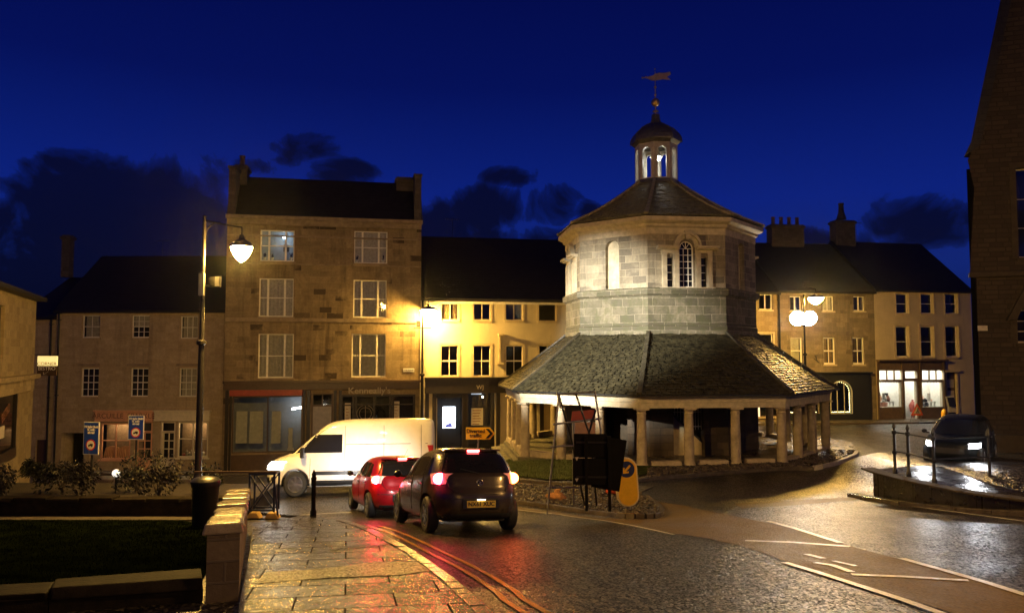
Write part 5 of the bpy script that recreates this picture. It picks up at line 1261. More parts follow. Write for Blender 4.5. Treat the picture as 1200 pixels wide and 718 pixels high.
# weight limit signs
for (px0, py0, px1, py1, Y, lab) in ((96.5,494,117,532.5,24.0,'larger blue weight limit sign on post, left of the pink shop'), (150,486.5,168.5,515,27.5,'smaller blue weight limit sign in front of the pink shop door')):
    a = at(px0, py0, Y); b = at(px1, py1, Y); cx_ = (a.x+b.x)/2; g_ = G(cx_, Y); w = (b.x-a.x)/2; zt_, zb_ = a.z-g_, b.z-g_; H = zt_-zb_
    e = empty('weight_limit_sign', (cx_, Y, g_), R(-14) if Y < 25 else R(-5), lab, 'road sign')
    MB().box(-w, w, 0, .03, zb_, zt_).build('sign_border', M['sign_white'], e, bevel=.008)
    f_ = MB().box(-w+.025, w-.025, -.006, .01, zb_+.025, zt_-.025).build('sign_face', M['sign_blue'], e)
    text('Weight limit\n½ mile\nahead', w*.36, M['sign_white'], f_, (0, -.01, zt_-H*.24), bold=.004)
    zc_ = zb_+H*.30; R_ = w*.60; n = 28; cp = lambda r: [(r*math.cos(2*math.pi*i/n), zc_+r*math.sin(2*math.pi*i/n)) for i in range(n)]
    MB().prism(cp(R_), -.012, 0).build('red_ring', M['sign_red'], f_)
    MB().prism(cp(R_*.78), -.018, 0).build('ring_centre', M['sign_white'], f_)
    MB().prism([(-R_*.5,zc_-R_*.2),(R_*.5,zc_-R_*.2),(R_*.5,zc_+R_*.22),(-R_*.1,zc_+R_*.22),(-R_*.14,zc_+R_*.08),(-R_*.42,zc_+R_*.02)], -.023, 0).cyl((-.3*R_,-.023,zc_-R_*.24),(-.3*R_,0,zc_-R_*.24),.12*R_).cyl((.3*R_,-.023,zc_-R_*.24),(.3*R_,0,zc_-R_*.24),.12*R_).build('lorry_symbol', M['letter_black'], f_)
    MB().cyl((0,.06,0), (0,.06,zt_-.05), .038).build('post', M['dark_metal'], e)
# projecting corner bistro sign
Y = 32; a = at(44, 417, Y); b = at(66, 440, Y); cx_ = (a.x+b.x)/2
e = empty('hanging_sign', (cx_, Y, b.z), 0, 'lit yellow corner bistro sign projecting from wall between left houses', 'shop sign'); w = (b.x-a.x)/2; H = a.z-b.z
MB().box(-w, w, 0, .08, H*.5, H).build('lit_panel', emit('sign_glow', (1, .74, .25), .95), e, bevel=.01)
MB().box(-w, w, 0, .08, 0, H*.49).build('lower_panel', M['shop_brown'], e, bevel=.01)
text('CORNER', .2, M['letter_brown'], e, (0, -.006, H*.60)); text('BISTRO', .22, M['sign_white'], e, (0, -.006, H*.36))
MB().bar((.08,-.006,H*.22), (-.12,-.006,H*.06), .035, .01).bar((-.14,-.006,H*.05), (0,-.006,H*.05), .03, .01).bar((-.13,-.006,H*.05), (-.13,-.006,H*.18), .03, .01).build('arrow', M['cream_wood'], e)
MB().bar((-w-.6,.04,H+.06), (w,.04,H+.06), .03).bar((-w-.6,.04,H+.06), (-w-.6,.04,-.2), .03).build('bracket', M['black'], e)
# far end: roadworks triangle, A-board, yellow bollard
Y = 47.5
q = at(1075, 486, Y); e = empty('roadworks_sign', (q.x, Y, G(q.x, Y)), 0, 'red-bordered triangular roadworks sign in front of the bright shop', 'road sign')
h_ = at(1075, 472, Y).z-e.location.z; l_ = at(1075, 486.5, Y).z-e.location.z; w = 7.2/900*Y
MB().prism([(-w, l_), (w, l_), (0, h_)], 0, .03).build('red_border', plain('orange_red_border', (.6, .10, .03), .4), e)
MB().prism([(-w*.62, l_+.11), (w*.62, l_+.11), (0, h_-.2)], -.01, 0).build('centre', M['paper'], e)
MB().bar((-.09,-.02,l_+.14), (.03,-.02,l_+.36), .06, .01).bar((.02,-.02,l_+.3), (.09,-.02,l_+.13), .05, .01).ball((.04,-.02,l_+.42), .04, 8).build('digging_figure', M['letter_black'], e)
MB().bar((-w*.8,.05,l_), (-w*.8,.4,0), .03).bar((w*.8,.05,l_), (w*.8,.4,0), .03).build('leg', M['galv'], e)
a = at(1118, 464, 48); b = at(1128, 483, 48); e = empty('pavement_board', ((a.x+b.x)/2, 48.6, G((a.x+b.x)/2, 48.6)+.1), R(10), 'small dark framed A-board standing right of the bright shop', 'pavement sign')
H = .98; w = .3; 
MB().add([(-w,0,0),(w,0,0),(w,.22,H),(-w,.22,H),(-w,.04,0),(w,.04,0),(w,.26,H),(-w,.26,H)], [(0,1,2,3),(5,4,7,6),(3,2,6,7),(0,3,7,4),(1,5,6,2),(0,4,5,1)]).build('board_frame', M['paper'], e)
MB().add([(-w+.05,.02,.35),(w-.05,.02,.35),(w-.05,.2,H-.06),(-w+.05,.2,H-.06)], [(0,1,2,3)]).build('board_face', M['teal'], e).location.y = -.03
e.location.z += .55
MB().box(-.2, .2, .1, .3, -.6, 0).build('board_stand', M['black'], e)
q = at(1107.5, 501, 41); e = empty('yellow_bollard', (q.x, 41, G(q.x, 41)), 0, 'squat yellow bollard on the road beyond the dark oncoming car', 'bollard')
MB().lathe([(.15, 0), (.16, .1), (.16, .8), (.13, .95), (.06, 1.02)], (0,0,0), 14).build('bollard_shell', M['bollard_yellow'], e, smooth=True)
e.location.z = at(1107.5, 502, 41).z
MB().cyl((0,0,0), (0,0,G(q.x,41)-e.location.z-.1 if G(q.x,41) < e.location.z else -.2), .1).build('bollard_base', M['black'], e)
# ---- raised terrace with its retaining kerb wall and railings (right)
PZ = -3.13
ter = [(9.85, 21.2), (9.80, 20.5), (9.95, 19.2), (10.37, 17.7), (11.15, 16.7), (12.8, 15.7), (15.5, 14.6), (22, 12.5), (22, 20.8), (14, 21.3), (11.4, 21.9)]
M['terrace'] = flags('terrace_paving', (.012, .010, .008), (.028, .022, .016), .9, .6, (.22, .4))
tm = MB(); n = len(ter); vs = [(x, y, PZ) for x, y in ter]+[(x, y, G(x, y)-.5) for x, y in ter]
tm.add(vs, [tuple(range(n-1, -1, -1))[::-1]]+[(i, n+i, n+(i+1) % n, (i+1) % n) for i in range(n)])
to = tm.build('terrace', M['terrace'], None); to['kind'] = 'structure'
cp_ = MB()
for a_, b_ in zip(ter[:6], ter[1:7]):
    a_ = Vector(a_); b_ = Vector(b_); d = (b_-a_).normalized(); nn = Vector((d.y, -d.x)) ; L = (b_-a_).length; k = max(1, round(L/.8))
    for i in range(k):
        p = a_+(b_-a_)*i/k; q = a_+(b_-a_)*(i+1)/k-d*.008
        cp_.add([(*(p-nn*.0+nn*-.06), PZ+.001), (*(q+nn*-.06), PZ+.001), (*(q+nn*.32), PZ+.001), (*(p+nn*.32), PZ+.001), (*(p+nn*-.06), PZ+.05), (*(q+nn*-.06), PZ+.05), (*(q+nn*.32), PZ+.05), (*(p+nn*.32), PZ+.05)], [(0,3,2,1),(4,5,6,7),(0,1,5,4),(1,2,6,5),(2,3,7,6),(3,0,4,7)])
cp_.build('terrace_kerb', M['T_trim'], None, bevel=.012)['kind'] = 'structure'
kerb('kerb', [Vector((9.45, 21.6)), Vector((9.42, 20.4)), Vector((9.62, 19.1)), Vector((10.05, 17.5)), Vector((10.9, 16.35)), Vector((12.6, 15.3)), Vector((15.5, 14.2))], .3, .1, M['kerb'])
rl = empty('guard_rail', (10.2, 20.2, PZ), 0, 'black iron guard rail with ball-topped posts on the raised terrace corner', 'railing')
posts = [at(1049, 553, 20.45), at(1065, 557, 20.0), at(1095, 566, 18.9)]
tops = []
for p in posts:
    m = MB().lathe([(.06, 0), (.06, .1), (.04, .13), (.035, .5), (.06, .53), (.06, .58), (.035, .61), (.035, 1.02), (.06, 1.05), (.06, 1.12), (.03, 1.14), (.03, 1.17), (.05, 1.22), (.03, 1.28), (.008, 1.33)], (p.x-10.2, p.y-20.2, 0), 12)
    if p in posts[:3]: m.build('post', M['black'], rl, smooth=True)
rm_ = MB()
order = [(9.95, 23.8), (posts[0].x, posts[0].y), (posts[1].x, posts[1].y), (posts[2].x, posts[2].y)]
for z in (.58, 1.08): rm_.tube([(x-10.2, y-20.2, z) for x, y in order[1:]]+[(posts[2].x-10.2+1.6, posts[2].y-20.2+.4, z)], .02)
rm_.build('rail', M['dark_metal'], rl, smooth=True)
MB().lathe([(.06, 0), (.035, .13), (.035, 1.1), (.06, 1.12), (.05, 1.22), (.008, 1.3)], (posts[2].x-10.2+1.6, posts[2].y-20.2+.4, 0), 12).build('post', M['black'], rl, smooth=True)
# ---- garden wall with wet coping, low return wall, planter, bin, barrier
def wallrun(name, line, w, h, label, cw=.08, top='coping', gapc=.62, rough=.02, body='garden_wall'):
    e = empty(name, (line[0][0], line[0][1], G(*line[0])), 0, label, 'wall'); o0 = e.location
    m = MB(); c = MB(); random.seed(5)
    for (x0, y0), (x1, y1) in zip(line, line[1:]):
        L = math.hypot(x1-x0, y1-y0); n = max(1, round(L/gapc)); dx, dy = (x1-x0)/n, (y1-y0)/n; ux, uy = dx/(L/n), dy/(L/n); px_, py_ = -uy, ux
        for i in range(n):
            xa, ya, xb, yb = x0+dx*i, y0+dy*i, x0+dx*(i+1), y0+dy*(i+1)
            ga, gb = G(xa, ya), G(xb, yb)
            def ring(ww, za, zb_, jit=0):
                out = []
                for (X, Y_, zl) in ((xa+ux*(.008 if jit else 0), ya+uy*(.008 if jit else 0), za), (xb-ux*(.008 if jit else 0), yb-uy*(.008 if jit else 0), zb_)):
                    for s in (-1, 1):
                        k = ww/2+random.uniform(-jit, jit); out.append((X+px_*k*s-o0.x, Y_+py_*k*s-o0.y, zl-o0.z))
                return out
            lo = ring(w, ga-.3, gb-.3); hi = ring(w, ga+h, gb+h)
            vs = [lo[0], lo[1], lo[3], lo[2], hi[0], hi[1], hi[3], hi[2]]
            m.add(vs, [(0,1,5,4),(1,2,6,5),(2,3,7,6),(3,0,4,7),(4,5,6,7),(3,2,1,0)])
            zj = random.uniform(-rough, rough)
            lo = ring(w+cw*2, ga+h+.002, gb+h+.002, .03); hi = ring(w+cw*2-.02, ga+h+.10+zj, gb+h+.10+zj+random.uniform(-rough, rough)*.5, .03)
            vs = [lo[0], lo[1], lo[3], lo[2], hi[0], hi[1], hi[3], hi[2]]
            c.add(vs, [(0,1,5,4),(1,2,6,5),(2,3,7,6),(3,0,4,7),(4,5,6,7),(3,2,1,0)])
    m.build('wall_body', M[body], e); c.build('coping', M[top], e, bevel=.02); return e
wallrun('garden_wall', [(-2.90, 7.85), (-3.90, 10.9), (-4.88, 13.9)], .31, .66, 'low sandstone garden wall with bright wet coping stones beside the pavement', .03)
wallrun('low_wall', [(-3.18, 8.05), (-4.4, 7.5), (-6.5, 6.7), (-9, 5.9)], .34, .14, 'low stone edging wall running left from the end of the garden wall', .03, gapc=1.3, top='edging', body='edging')
wallrun('planter_wall', [(-6.2, 18.3), (-14, 18.4), (-19, 18.6)], .3, .38, 'long low planter wall in front of the dark shrubs', .05, gapc=.8, top='edging', body='edging')
pb = drape('planting_bed', [Vector(p) for p in ((-6.25,18.5),(-19.5,18.7),(-19.5,23.5),(-6.9,23.0))], .42, M['soil'], .8)
b = (-5.95, 15.1); e = empty('litter_bin', (b[0], b[1], G(*b)), 0, 'round black litter bin with shiny lid beside the garden wall', 'litter bin')
MB().lathe([(.20, 0), (.23, .04), (.25, .75), (.27, .78), (.27, .84)], (0,0,0), 24).build('bin_body', M['black'], e, smooth=True)
MB().lathe([(.28, .84), (.28, .88), (.22, .93), (.1, .96), (.01, .965)], (0,0,0), 24).build('bin_lid', M['black'], e, smooth=True)
Y = 17.6; a = at(292, 600, Y); b = at(321, 600, Y); g_ = G(a.x, Y); zt_ = at(300, 557, Y).z-g_
e = empty('road_barrier', ((a.x+b.x)/2, Y, g_+.06), 0, 'dark blue steel crowd barrier end with yellow feet at the pavement end', 'barrier'); w = (b.x-a.x)/2
fb = MB()
for y_ in (0, .35):
    fb.bar((-w,y_,.1), (-w,y_,zt_), .04).bar((w,y_,.1), (w,y_,zt_), .04).bar((-w,y_,zt_-.02), (w,y_,zt_-.02), .04).bar((-w,y_,.14), (w,y_,.14), .04).bar((-w,y_,.14), (w,y_,zt_-.05), .025).bar((w,y_,.14), (-w,y_,zt_-.05), .025)
fb.bar((w,0,zt_-.02), (w,.35,zt_-.02), .04).bar((-w,0,zt_-.02), (-w,.35,zt_-.02), .04).bar((w+.02,-.02,zt_-.3), (w+.1,-.02,-.02), .035)
fb.build('barrier_frame', M['barrier_blue'], e)
for x in (-w, w-.15): MB().prism([(x-.04,-.03),(x+.28,-.03),(x+.2,.1),(x+.04,.1)], -.12, .12).build('foot', M['barrier_foot'], e, bevel=.01)
MB().box(-w-1.25, w+.05, -.05, .02, zt_+.0, zt_+.04).build('top_plank', M['shop_brown'], e)
# ---- planting
def leafcloud(n, rx, ry, rz, size, seed, cz=0, shell=.55):
    rnd = random.Random(seed); m = MB()
    lobes = [(rnd.uniform(-.6, .6)*rx, rnd.uniform(-.6, .6)*ry, cz+rnd.uniform(-.2, .55)*rz, rnd.uniform(.35, .62)) for _ in range(7)]
    for _ in range(n):
        lx, ly, lz, lr = rnd.choice(lobes); u = rnd.uniform(-1, 1); a = rnd.uniform(0, 6.283); q = math.sqrt(1-u*u); rr = (shell+(1-shell)*rnd.random())*lr
        c = Vector((lx+rx*rr*q*math.cos(a), ly+ry*rr*q*math.sin(a), lz+rz*rr*u))
        d = Vector((rnd.gauss(0, 1), rnd.gauss(0, 1), rnd.gauss(.3, 1))).normalized(); t = d.orthogonal().normalized(); s = size*rnd.uniform(.6, 1.3); b = d.cross(t)
        m.add([c-t*s, c+b*s*.45, c+t*s, c-b*s*.45], [(0,1,2,3)])
    return m
bx = [(-15.4,20.0,.75,.42,'a'), (-14.2,20.6,.8,.5,'b'), (-13.0,19.8,.8,.6,'c'), (-11.9,20.6,.8,.62,'d'), (-10.9,19.7,.75,.66,'e'), (-9.9,20.5,.8,.72,'f'), (-8.9,19.6,.7,.62,'g'), (-8.0,20.2,.55,.6,'h')]
blabs = ['low leafy shrub furthest left in the planter', 'shrub in front of the blue sign post at the dark alley', 'dark shrub between the two blue sign posts', 'shrub beneath the larger window of the pink shop', 'bushy dark shrub just left of the smaller blue sign post', 'tall twiggy shrub in front of the pale shop door', 'dense shrub left of the lamp post foot', 'glossy leafed shrub against the lamp post foot']
for i, (x, y, r_, h_, s_) in enumerate(bx):
    e = empty('shrub', (x, y, G(x, y)+.4), random.uniform(0, 3), blabs[i], 'shrub', 'shrubs in the planter')
    leafcloud(900, r_, r_*.8, h_, .05, 100+i, .35).build('foliage', M['leaf' if i % 2 else 'leaf2'], e)
    tw = MB(); rnd = random.Random(i)
    for k in range(14 if i in (3, 4, 5, 6) else 6):
        a = rnd.uniform(0, 6.28); l = rnd.uniform(.55, 1.25 if i in (4, 5, 6) else .8); lean = rnd.uniform(.1, .6)
        p0 = Vector((0, 0, 0)); p1 = Vector((math.cos(a)*lean*.4*l, math.sin(a)*lean*.4*l, l*.55)); p2 = Vector((math.cos(a)*lean*l, math.sin(a)*lean*l, l))
        tw.cyl(p0, p1, .010, .007, 5, False).cyl(p1, p2, .007, .003, 5, False)
    tw.build('twigs', M['twig'], e)
Y = 25; q = at(40, 572, Y); e = empty('topiary_bush', (q.x, Y, G(q.x, Y)), 0, 'clipped round bush on short stem beside the corner shop', 'bush')
MB().cyl((0,0,0), (0,0,.5), .03).build('stem', M['twig'], e); leafcloud(1600, .42, .42, .5, .045, 77, .72, .3).build('foliage', M['leaf'], e)
o = MB().ball((0,0,0), .10, 14).build('globe_light', emit('globe_glow', (1, .93, .8), 1.1), None, smooth='all'); q = at(136, 554, 20.5); o.location = q; tag(o, 'small round glowing garden light among the planter shrubs', 'garden light')
MB().cyl((0,0,-.6), (0,0,-.1), .02).build('stake', M['black'], o)
# small stones heaped beside the market building and on the island
random.seed(21); gm = MB()
def pebbles(poly, n, smin, smax, off):
    xs_ = [p.x for p in poly]; ys_ = [p.y for p in poly]; c = 0; t = 0
    while c < n and t < n*40:
        t += 1; x = random.uniform(min(xs_), max(xs_)); y = random.uniform(min(ys_), max(ys_)); ins = False
        for i in range(len(poly)):
            a_, b_ = poly[i], poly[i-1]
            if (a_.y > y) != (b_.y > y) and x < (b_.x-a_.x)*(y-a_.y)/(b_.y-a_.y)+a_.x: ins = not ins
        if not ins: continue
        c += 1; s = random.uniform(smin, smax); z = G(x, y)+off; r1 = random.uniform(0, 3); vs = []
        for k in range(5): a_ = r1+k*1.2566; vs.append((x+s*math.cos(a_)*random.uniform(.7, 1.1), y+s*math.sin(a_)*random.uniform(.6, 1), z-.02))
        for k in range(5): a_ = r1+k*1.2566+.3; vs.append((x+.6*s*math.cos(a_), y+.6*s*math.sin(a_), z+s*random.uniform(.4, .8)))
        gm.add(vs, [(i, (i+1) % 5, 5+(i+1) % 5, 5+i) for i in range(5)]+[(5,6,7,8,9)])
pebbles(isl_all, 2600, .03, .07, .07)
pebbles([Vector(p) for p in P2([(760,552),(860,548),(915,545),(960,530),(1003,531),(985,541),(955,548),(890,551),(825,556),(760,561)])], 2600, .05, .13, .09)
o = gm.build('cobble_stones', M['gravel']); o['kind'] = 'stuff'; o['label'] = 'rounded wet cobbles bedded on the islands'
gt = P2([(385,649),(445,645),(460,641),(398,644)]) 
gr = MB(); c0, c1, c2, c3 = gt[0], gt[1], gt[2], gt[3]
for i in range(12):
    t = i/12; a_ = c0.lerp(c1, t); b_ = c3.lerp(c2, t); z = G(a_.x, a_.y)+.073; z2 = G(b_.x, b_.y)+.073; d = (c1-c0)/24
    gr.add([(a_.x,a_.y,z),(a_.x+d.x,a_.y+d.y,z),(b_.x+d.x,b_.y+d.y,z2),(b_.x,b_.y,z2)], [(0,1,2,3)])
tag(gr.build('drain_grate', M['dark_metal']), 'slotted iron drain grate set in the wet pavement', 'drain grate')

random.seed(31); vg = MB()
vp_ = [Vector(q) for q in P2([(590,557),(605,562),(640,566),(690,566),(735,562),(745,550),(700,547),(640,542),(600,540)])]
lw_ = [Vector(q) for q in ((-3.4,8.4),(-5.2,14.4),(-7.2,16.6),(-13,16.8),(-9,7),(-5.0,7.6))]
def inside(poly, x, y):
    ins = False
    for i in range(len(poly)):
        a_, b_ = poly[i], poly[i-1]
        if (a_.y > y) != (b_.y > y) and x < (b_.x-a_.x)*(y-a_.y)/(b_.y-a_.y)+a_.x: ins = not ins
    return ins
def blades(m, poly, n, h0, h1, w, off):
    xs_ = [q.x for q in poly]; ys_ = [q.y for q in poly]; c = 0
    while c < n:
        x = random.uniform(min(xs_), max(xs_)); y = random.uniform(min(ys_), max(ys_))
        if not inside(poly, x, y): continue
        c += 1; z = G(x, y)+off; a = random.uniform(0, 6.28); h = random.uniform(h0, h1); l = random.uniform(0, .6)*h
        m.add([(x-w*math.cos(a), y-w*math.sin(a), z), (x+w*math.cos(a), y+w*math.sin(a), z), (x+l*math.sin(a), y+l*math.cos(a), z+h)], [(0,1,2)])
blades(vg, vp_, 9000, .03, .12, .012, .12)
o = vg.build('verge_grass', M['grass_blade']); o['kind'] = 'stuff'; o['label'] = 'short rough grass on the verge below the arcade steps'
lg = MB(); blades(lg, lw_, 26000, .015, .05, .006, .015)
o = lg.build('lawn_grass', M['lawn']); o['kind'] = 'stuff'; o['label'] = 'short wet grass of the dark lawn'
# ------------------------------------------------------------------ vehicles
def interp(tab, z):
    if z <= tab[0][0]: return tab[0][1:]
    for a, b in zip(tab, tab[1:]):
        if z <= b[0]:
            t = (z-a[0])/(b[0]-a[0]); return tuple(p+(q-p)*t for p, q in zip(a[1:], b[1:]))
    return tab[-1][1:]
class Shell:
    """closed body from horizontal outlines: (z, y_front, y_rear, half width, front exponent, rear exponent)"""
    def __init__(s, tab): s.tab = s.smooth(tab)
    def smooth(s, tab):
        out = []
        for i in range(len(tab)-1):
            p0 = tab[max(0, i-1)]; p1 = tab[i]; p2 = tab[i+1]; p3 = tab[min(len(tab)-1, i+2)]
            for j in range(4):
                t = j/4; r = [p1[0]+(p2[0]-p1[0])*t]
                for k in range(1, len(p1)):
                    m1 = (p2[k]-p0[k])/(p2[0]-p0[0]+1e-6)*(p2[0]-p1[0]); m2 = (p3[k]-p1[k])/(p3[0]-p1[0]+1e-6)*(p2[0]-p1[0])
                    d = p2[k]-p1[k]
                    if abs(d) < 1e-6: m1 = m2 = 0
                    else:
                        m1 = max(0, min(3, m1/d))*d; m2 = max(0, min(3, m2/d))*d
                    r.append((2*t**3-3*t*t+1)*p1[k]+(t**3-2*t*t+t)*m1+(-2*t**3+3*t*t)*p2[k]+(t**3-t*t)*m2)
                out.append(tuple(r))
        out.append(tab[-1]); return out
    def outline(s, row, n=72):
        z, yf, yr, hw, ef, er = row; yc = (yf+yr)/2; a = (yf-yr)/2; pts = []
        for i in range(n):
            t = 2*math.pi*i/n; c, q = math.cos(t), math.sin(t); e = ef if q > 0 else er
            pts.append((hw*math.copysign(abs(c)**(2/e), c), yc+a*math.copysign(abs(q)**(2/e), q), z))
        return pts
    def mesh(s):
        m = MB(); n = 72; vs = []
        for r in s.tab: vs += s.outline(r, n)
        k = len(s.tab); fs = []
        for j in range(k-1):
            for i in range(n): i2 = (i+1) % n; fs.append((j*n+i, j*n+i2, (j+1)*n+i2, (j+1)*n+i))
        fs.append(tuple(range(n-1, -1, -1))); fs.append(tuple((k-1)*n+i for i in range(n)))
        return m.add(vs, fs)
    def X(s, y, z):
        yf, yr, hw, ef, er = interp(s.tab, z); yc = (yf+yr)/2; a = (yf-yr)/2; u = min(1, abs((y-yc)/a)); e = ef if y > yc else er
        return hw*max(0, 1-u**e)**(1/e)
    def Yr(s, x, z, front=False):
        yf, yr, hw, ef, er = interp(s.tab, z); yc = (yf+yr)/2; a = (yf-yr)/2; u = min(1, abs(x)/hw); e = ef if front else er
        return yc+(a if front else -a)*max(0, 1-u**e)**(1/e)
    def side(s, m, sx, ya, yb, z0, z1, off=.006, nz=8, ny=8):
        """patch on the side: ya(z), yb(z)"""
        vs = []
        for j in range(nz+1):
            z = z0+(z1-z0)*j/nz
            for i in range(ny+1):
                y = ya(z)+(yb(z)-ya(z))*i/ny; vs.append((sx*(s.X(y, z)+off), y, z))
        fs = []
        for j in range(nz):
            for i in range(ny):
                q = (j*(ny+1)+i, j*(ny+1)+i+1, (j+1)*(ny+1)+i+1, (j+1)*(ny+1)+i); fs.append(q if sx > 0 else q[::-1])
        return m.add(vs, fs)
    def end(s, m, xa, xb, z0, z1, front=False, off=.006, nz=8, nx=12):
        """patch on the rear/front: xa(z), xb(z)"""
        vs = []
        for j in range(nz+1):
            z = z0+(z1-z0)*j/nz
            for i in range(nx+1):
                x = xa(z)+(xb(z)-xa(z))*i/nx; vs.append((x, s.Yr(x, z, front)+(off if front else -off), z))
        fs = []
        for j in range(nz):
            for i in range(nx):
                q = (j*(nx+1)+i, j*(nx+1)+i+1, (j+1)*(nx+1)+i+1, (j+1)*(nx+1)+i); fs.append(q if not front else q[::-1])
        return m.add(vs, fs)
def wheel(parent, x, y, r, w, sx):
    t = MB().lathe([(r*.60, -w*.25), (r*.64, -w/2), (r*.9, -w/2), (r, -w*.32), (r, w*.32), (r*.9, w/2), (r*.64, w/2), (r*.60, w*.25)], (0,0,0), 32)
    t.xf(Matrix.Rotation(R(90)*sx, 4, 'Y')); o = t.build('wheel', M['rubber'], parent, smooth=True, loc=(x, y, r))
    q = MB().lathe([(r*.66, w*.30), (r*.66, w*.46), (r*.60, w*.47), (r*.57, w*.30)], (0,0,0), 28)
    for k in range(7):
        a = 2*math.pi*k/7; q.bar((r*.1*math.cos(a), r*.1*math.sin(a), w*.40), (r*.60*math.cos(a), r*.60*math.sin(a), w*.40), .045, .03)
    q.lathe([(r*.16, w*.3), (r*.16, w*.45), (r*.05, w*.47)], (0,0,0), 14)
    q.xf(Matrix.Rotation(R(90)*sx, 4, 'Y')); q.build('rim', M['rim'], o)
    return o
def carve(body, cuts):
    c = MB()
    cutters = []
    for (x, y, z, r, w) in cuts:
        m = MB().cyl((x-w/2, y, z), (x+w/2, y, z), r, r, 32); o = m.build('tmp', M['rubber']); cutters.append(o)
        md = body.modifiers.new('b', 'BOOLEAN'); md.operation = 'DIFFERENCE'; md.object = o; md.solver = 'EXACT'
        o.parent = body
    bpy.context.view_layer.update()
    me = bpy.data.meshes.new_from_object(body.evaluated_get(bpy.context.evaluated_depsgraph_get()))
    body.modifiers.clear(); body.data = me
    for p in me.polygons: p.use_smooth = True
    me.set_sharp_from_angle(angle=R(35))
    for o in cutters: bpy.data.objects.remove(o)
HATCH = [(.20, 1.80, -1.72, .70, 4, 5), (.27, 1.93, -1.88, .80, 3.2, 4.5), (.38, 1.99, -1.95, .845, 3, 4.2), (.52, 2.0, -1.97, .86, 3, 4.2), (.66, 1.97, -1.96, .862, 3, 4.2), (.78, 1.86, -1.91, .855, 3, 4.2),
         (.86, 1.60, -1.89, .845, 3.2, 4.2), (.93, 1.15, -1.87, .83, 3.6, 4.2), (.98, .98, -1.85, .815, 4, 4.4), (1.10, .74, -1.77, .765, 4.5, 4.6), (1.22, .50, -1.67, .71, 4.8, 4.8), (1.33, .25, -1.56, .655, 4.5, 4.6),
         (1.40, .03, -1.46, .60, 4, 4), (1.45, -.22, -1.30, .51, 3.4, 3.4), (1.475, -.45, -1.10, .38, 3, 3), (1.483, -.6, -.95, .2, 2.5, 2.5)]
def hatch(name, loc, heading, label, paint, plate, rear_on=True, front_on=False, scale=1.0, plate_lit=False, wiper=True):
    """origin on the ground, +y forward"""
    e = empty(name, loc, heading, label, 'car'); S = Shell(HATCH); e.scale = (scale,)*3
    body = S.mesh().build('body', paint, e, smooth=True)
    WB = ((.745, 1.23), (.745, -1.27)); r = .31
    cuts = []
    for sx in (-1, 1):
        for (x, y) in WB: cuts.append((sx*(x+.02), y, r+.01, r+.055, .42))
    carve(body, cuts)
    for sx in (-1, 1):
        for (x, y) in WB: wheel(e, sx*(x-.01), y, r, .20, sx)
    MB().box(-.62, .62, -1.6, 1.6, .22, .55).box(-.5, .5, -1.75, 1.7, .2, .3).build('underbody', M['rubber'], e)
    # side windows with pillars between
    z0, z1 = .985, 1.335
    ysl = lambda z: .93-(z-.98)*1.95; yre = lambda z: -1.42+(z-.98)*.55
    for sx in (-1, 1):
        g = MB(); S.side(g, sx, lambda z: -.23, lambda z: ysl(z)-.09, z0, z1); S.side(g, sx, lambda z: -1.02+(z-.98)*.1, lambda z: -.31, z0, z1-.01); S.side(g, sx, lambda z: yre(z), lambda z: -1.08+(z-.98)*.1, z0+.01+.0, z1-.04)
        g.build('side_window', M['car_glass'], e)
        dl = MB()
        for yy in (1.0, -.27, -1.05):
            pts = [(sx*(S.X(yy, z)+.004), yy, z) for z in (.36, .5, .65, .8, .9, .97)]
            for a_, b_ in zip(pts, pts[1:]): dl.bar(a_, b_, .008, .006)
        dl.build('door_seam', M['rubber'], e)
        for yy in (-.12, -.95): h = MB().box(-.015, .015, -.09, .09, -.015, .02); h.build('door_handle', M['rim'], e, bevel=.006, loc=(sx*(S.X(yy, .84)+.015), yy, .84))
        mr = MB().ball((0,0,0), .1, 14, .72); mr.v = [(x*.85, y*1.0, z) for x, y, z in mr.v]; mr.bar((-sx*.0, 0, -.03), (-sx*.16, .0, -.06), .04)
        mr.build('wing_mirror', M['black'], e, smooth=True, loc=(sx*.93, .70, 1.0))
        # rear lights
        q = MB(); S.side(q, sx, lambda z: -1.80+.0*(z), lambda z: -1.66-(z-.84)*.3, .84, 1.02, .010); 
        S.end(q, (lambda z: .60+abs(z-.93)*.5 if sx > 0 else -.775), (lambda z: .775 if sx > 0 else -.60-abs(z-.93)*.5), .84, 1.02, off=.012)
        lo = q.build('rear_light', emit('rear_lens_on', (1, .015, .03), .30) if rear_on else M['sign_red'], e)
        if rear_on:
            lz = Vector((sx*.675, S.Yr(.675, .93)-.01, .93)); w_ = MB().ball((0,0,0), .115, 16, .85); w_.v = [(x*1.05, y*.4, z) for x, y, z in w_.v]
            w_.build('bulb_glow', emit('brake_core_'+('r' if sx > 0 and name == 'dark_hatchback' else 'l'), (1, .10, .015) if (sx > 0 and name == 'dark_hatchback') else (1, .035, .07), 85), lo, smooth='all', loc=lz)
    # windscreen and rear window
    g = MB(); S.end(g, lambda z: -(S.tab and (.66-(z-1.0)*.38)), lambda z: .66-(z-1.0)*.38, 1.03, 1.40, off=.007); g.build('rear_window', M['car_glass'], e)
    g = MB(); S.end(g, lambda z: -(.72-(z-.97)*.35), lambda z: .72-(z-.97)*.35, .965, 1.38, True, .007); g.build('windscreen', M['car_glass'], e)
    # tailgate seam, bumper, plate, badge
    sm = MB()
    for sx in (-1, 1):
        pts = [(sx*x, S.Yr(x, z)-.004, z) for x, z in ((.60, 1.0), (.57, .9), (.55, .8), (.46, .70), (.30, .665), (0, .66))]
        for a_, b_ in zip(pts, pts[1:]): sm.bar(a_, b_, .01, .008)
    sm.build('tailgate_seam', M['rubber'], e)
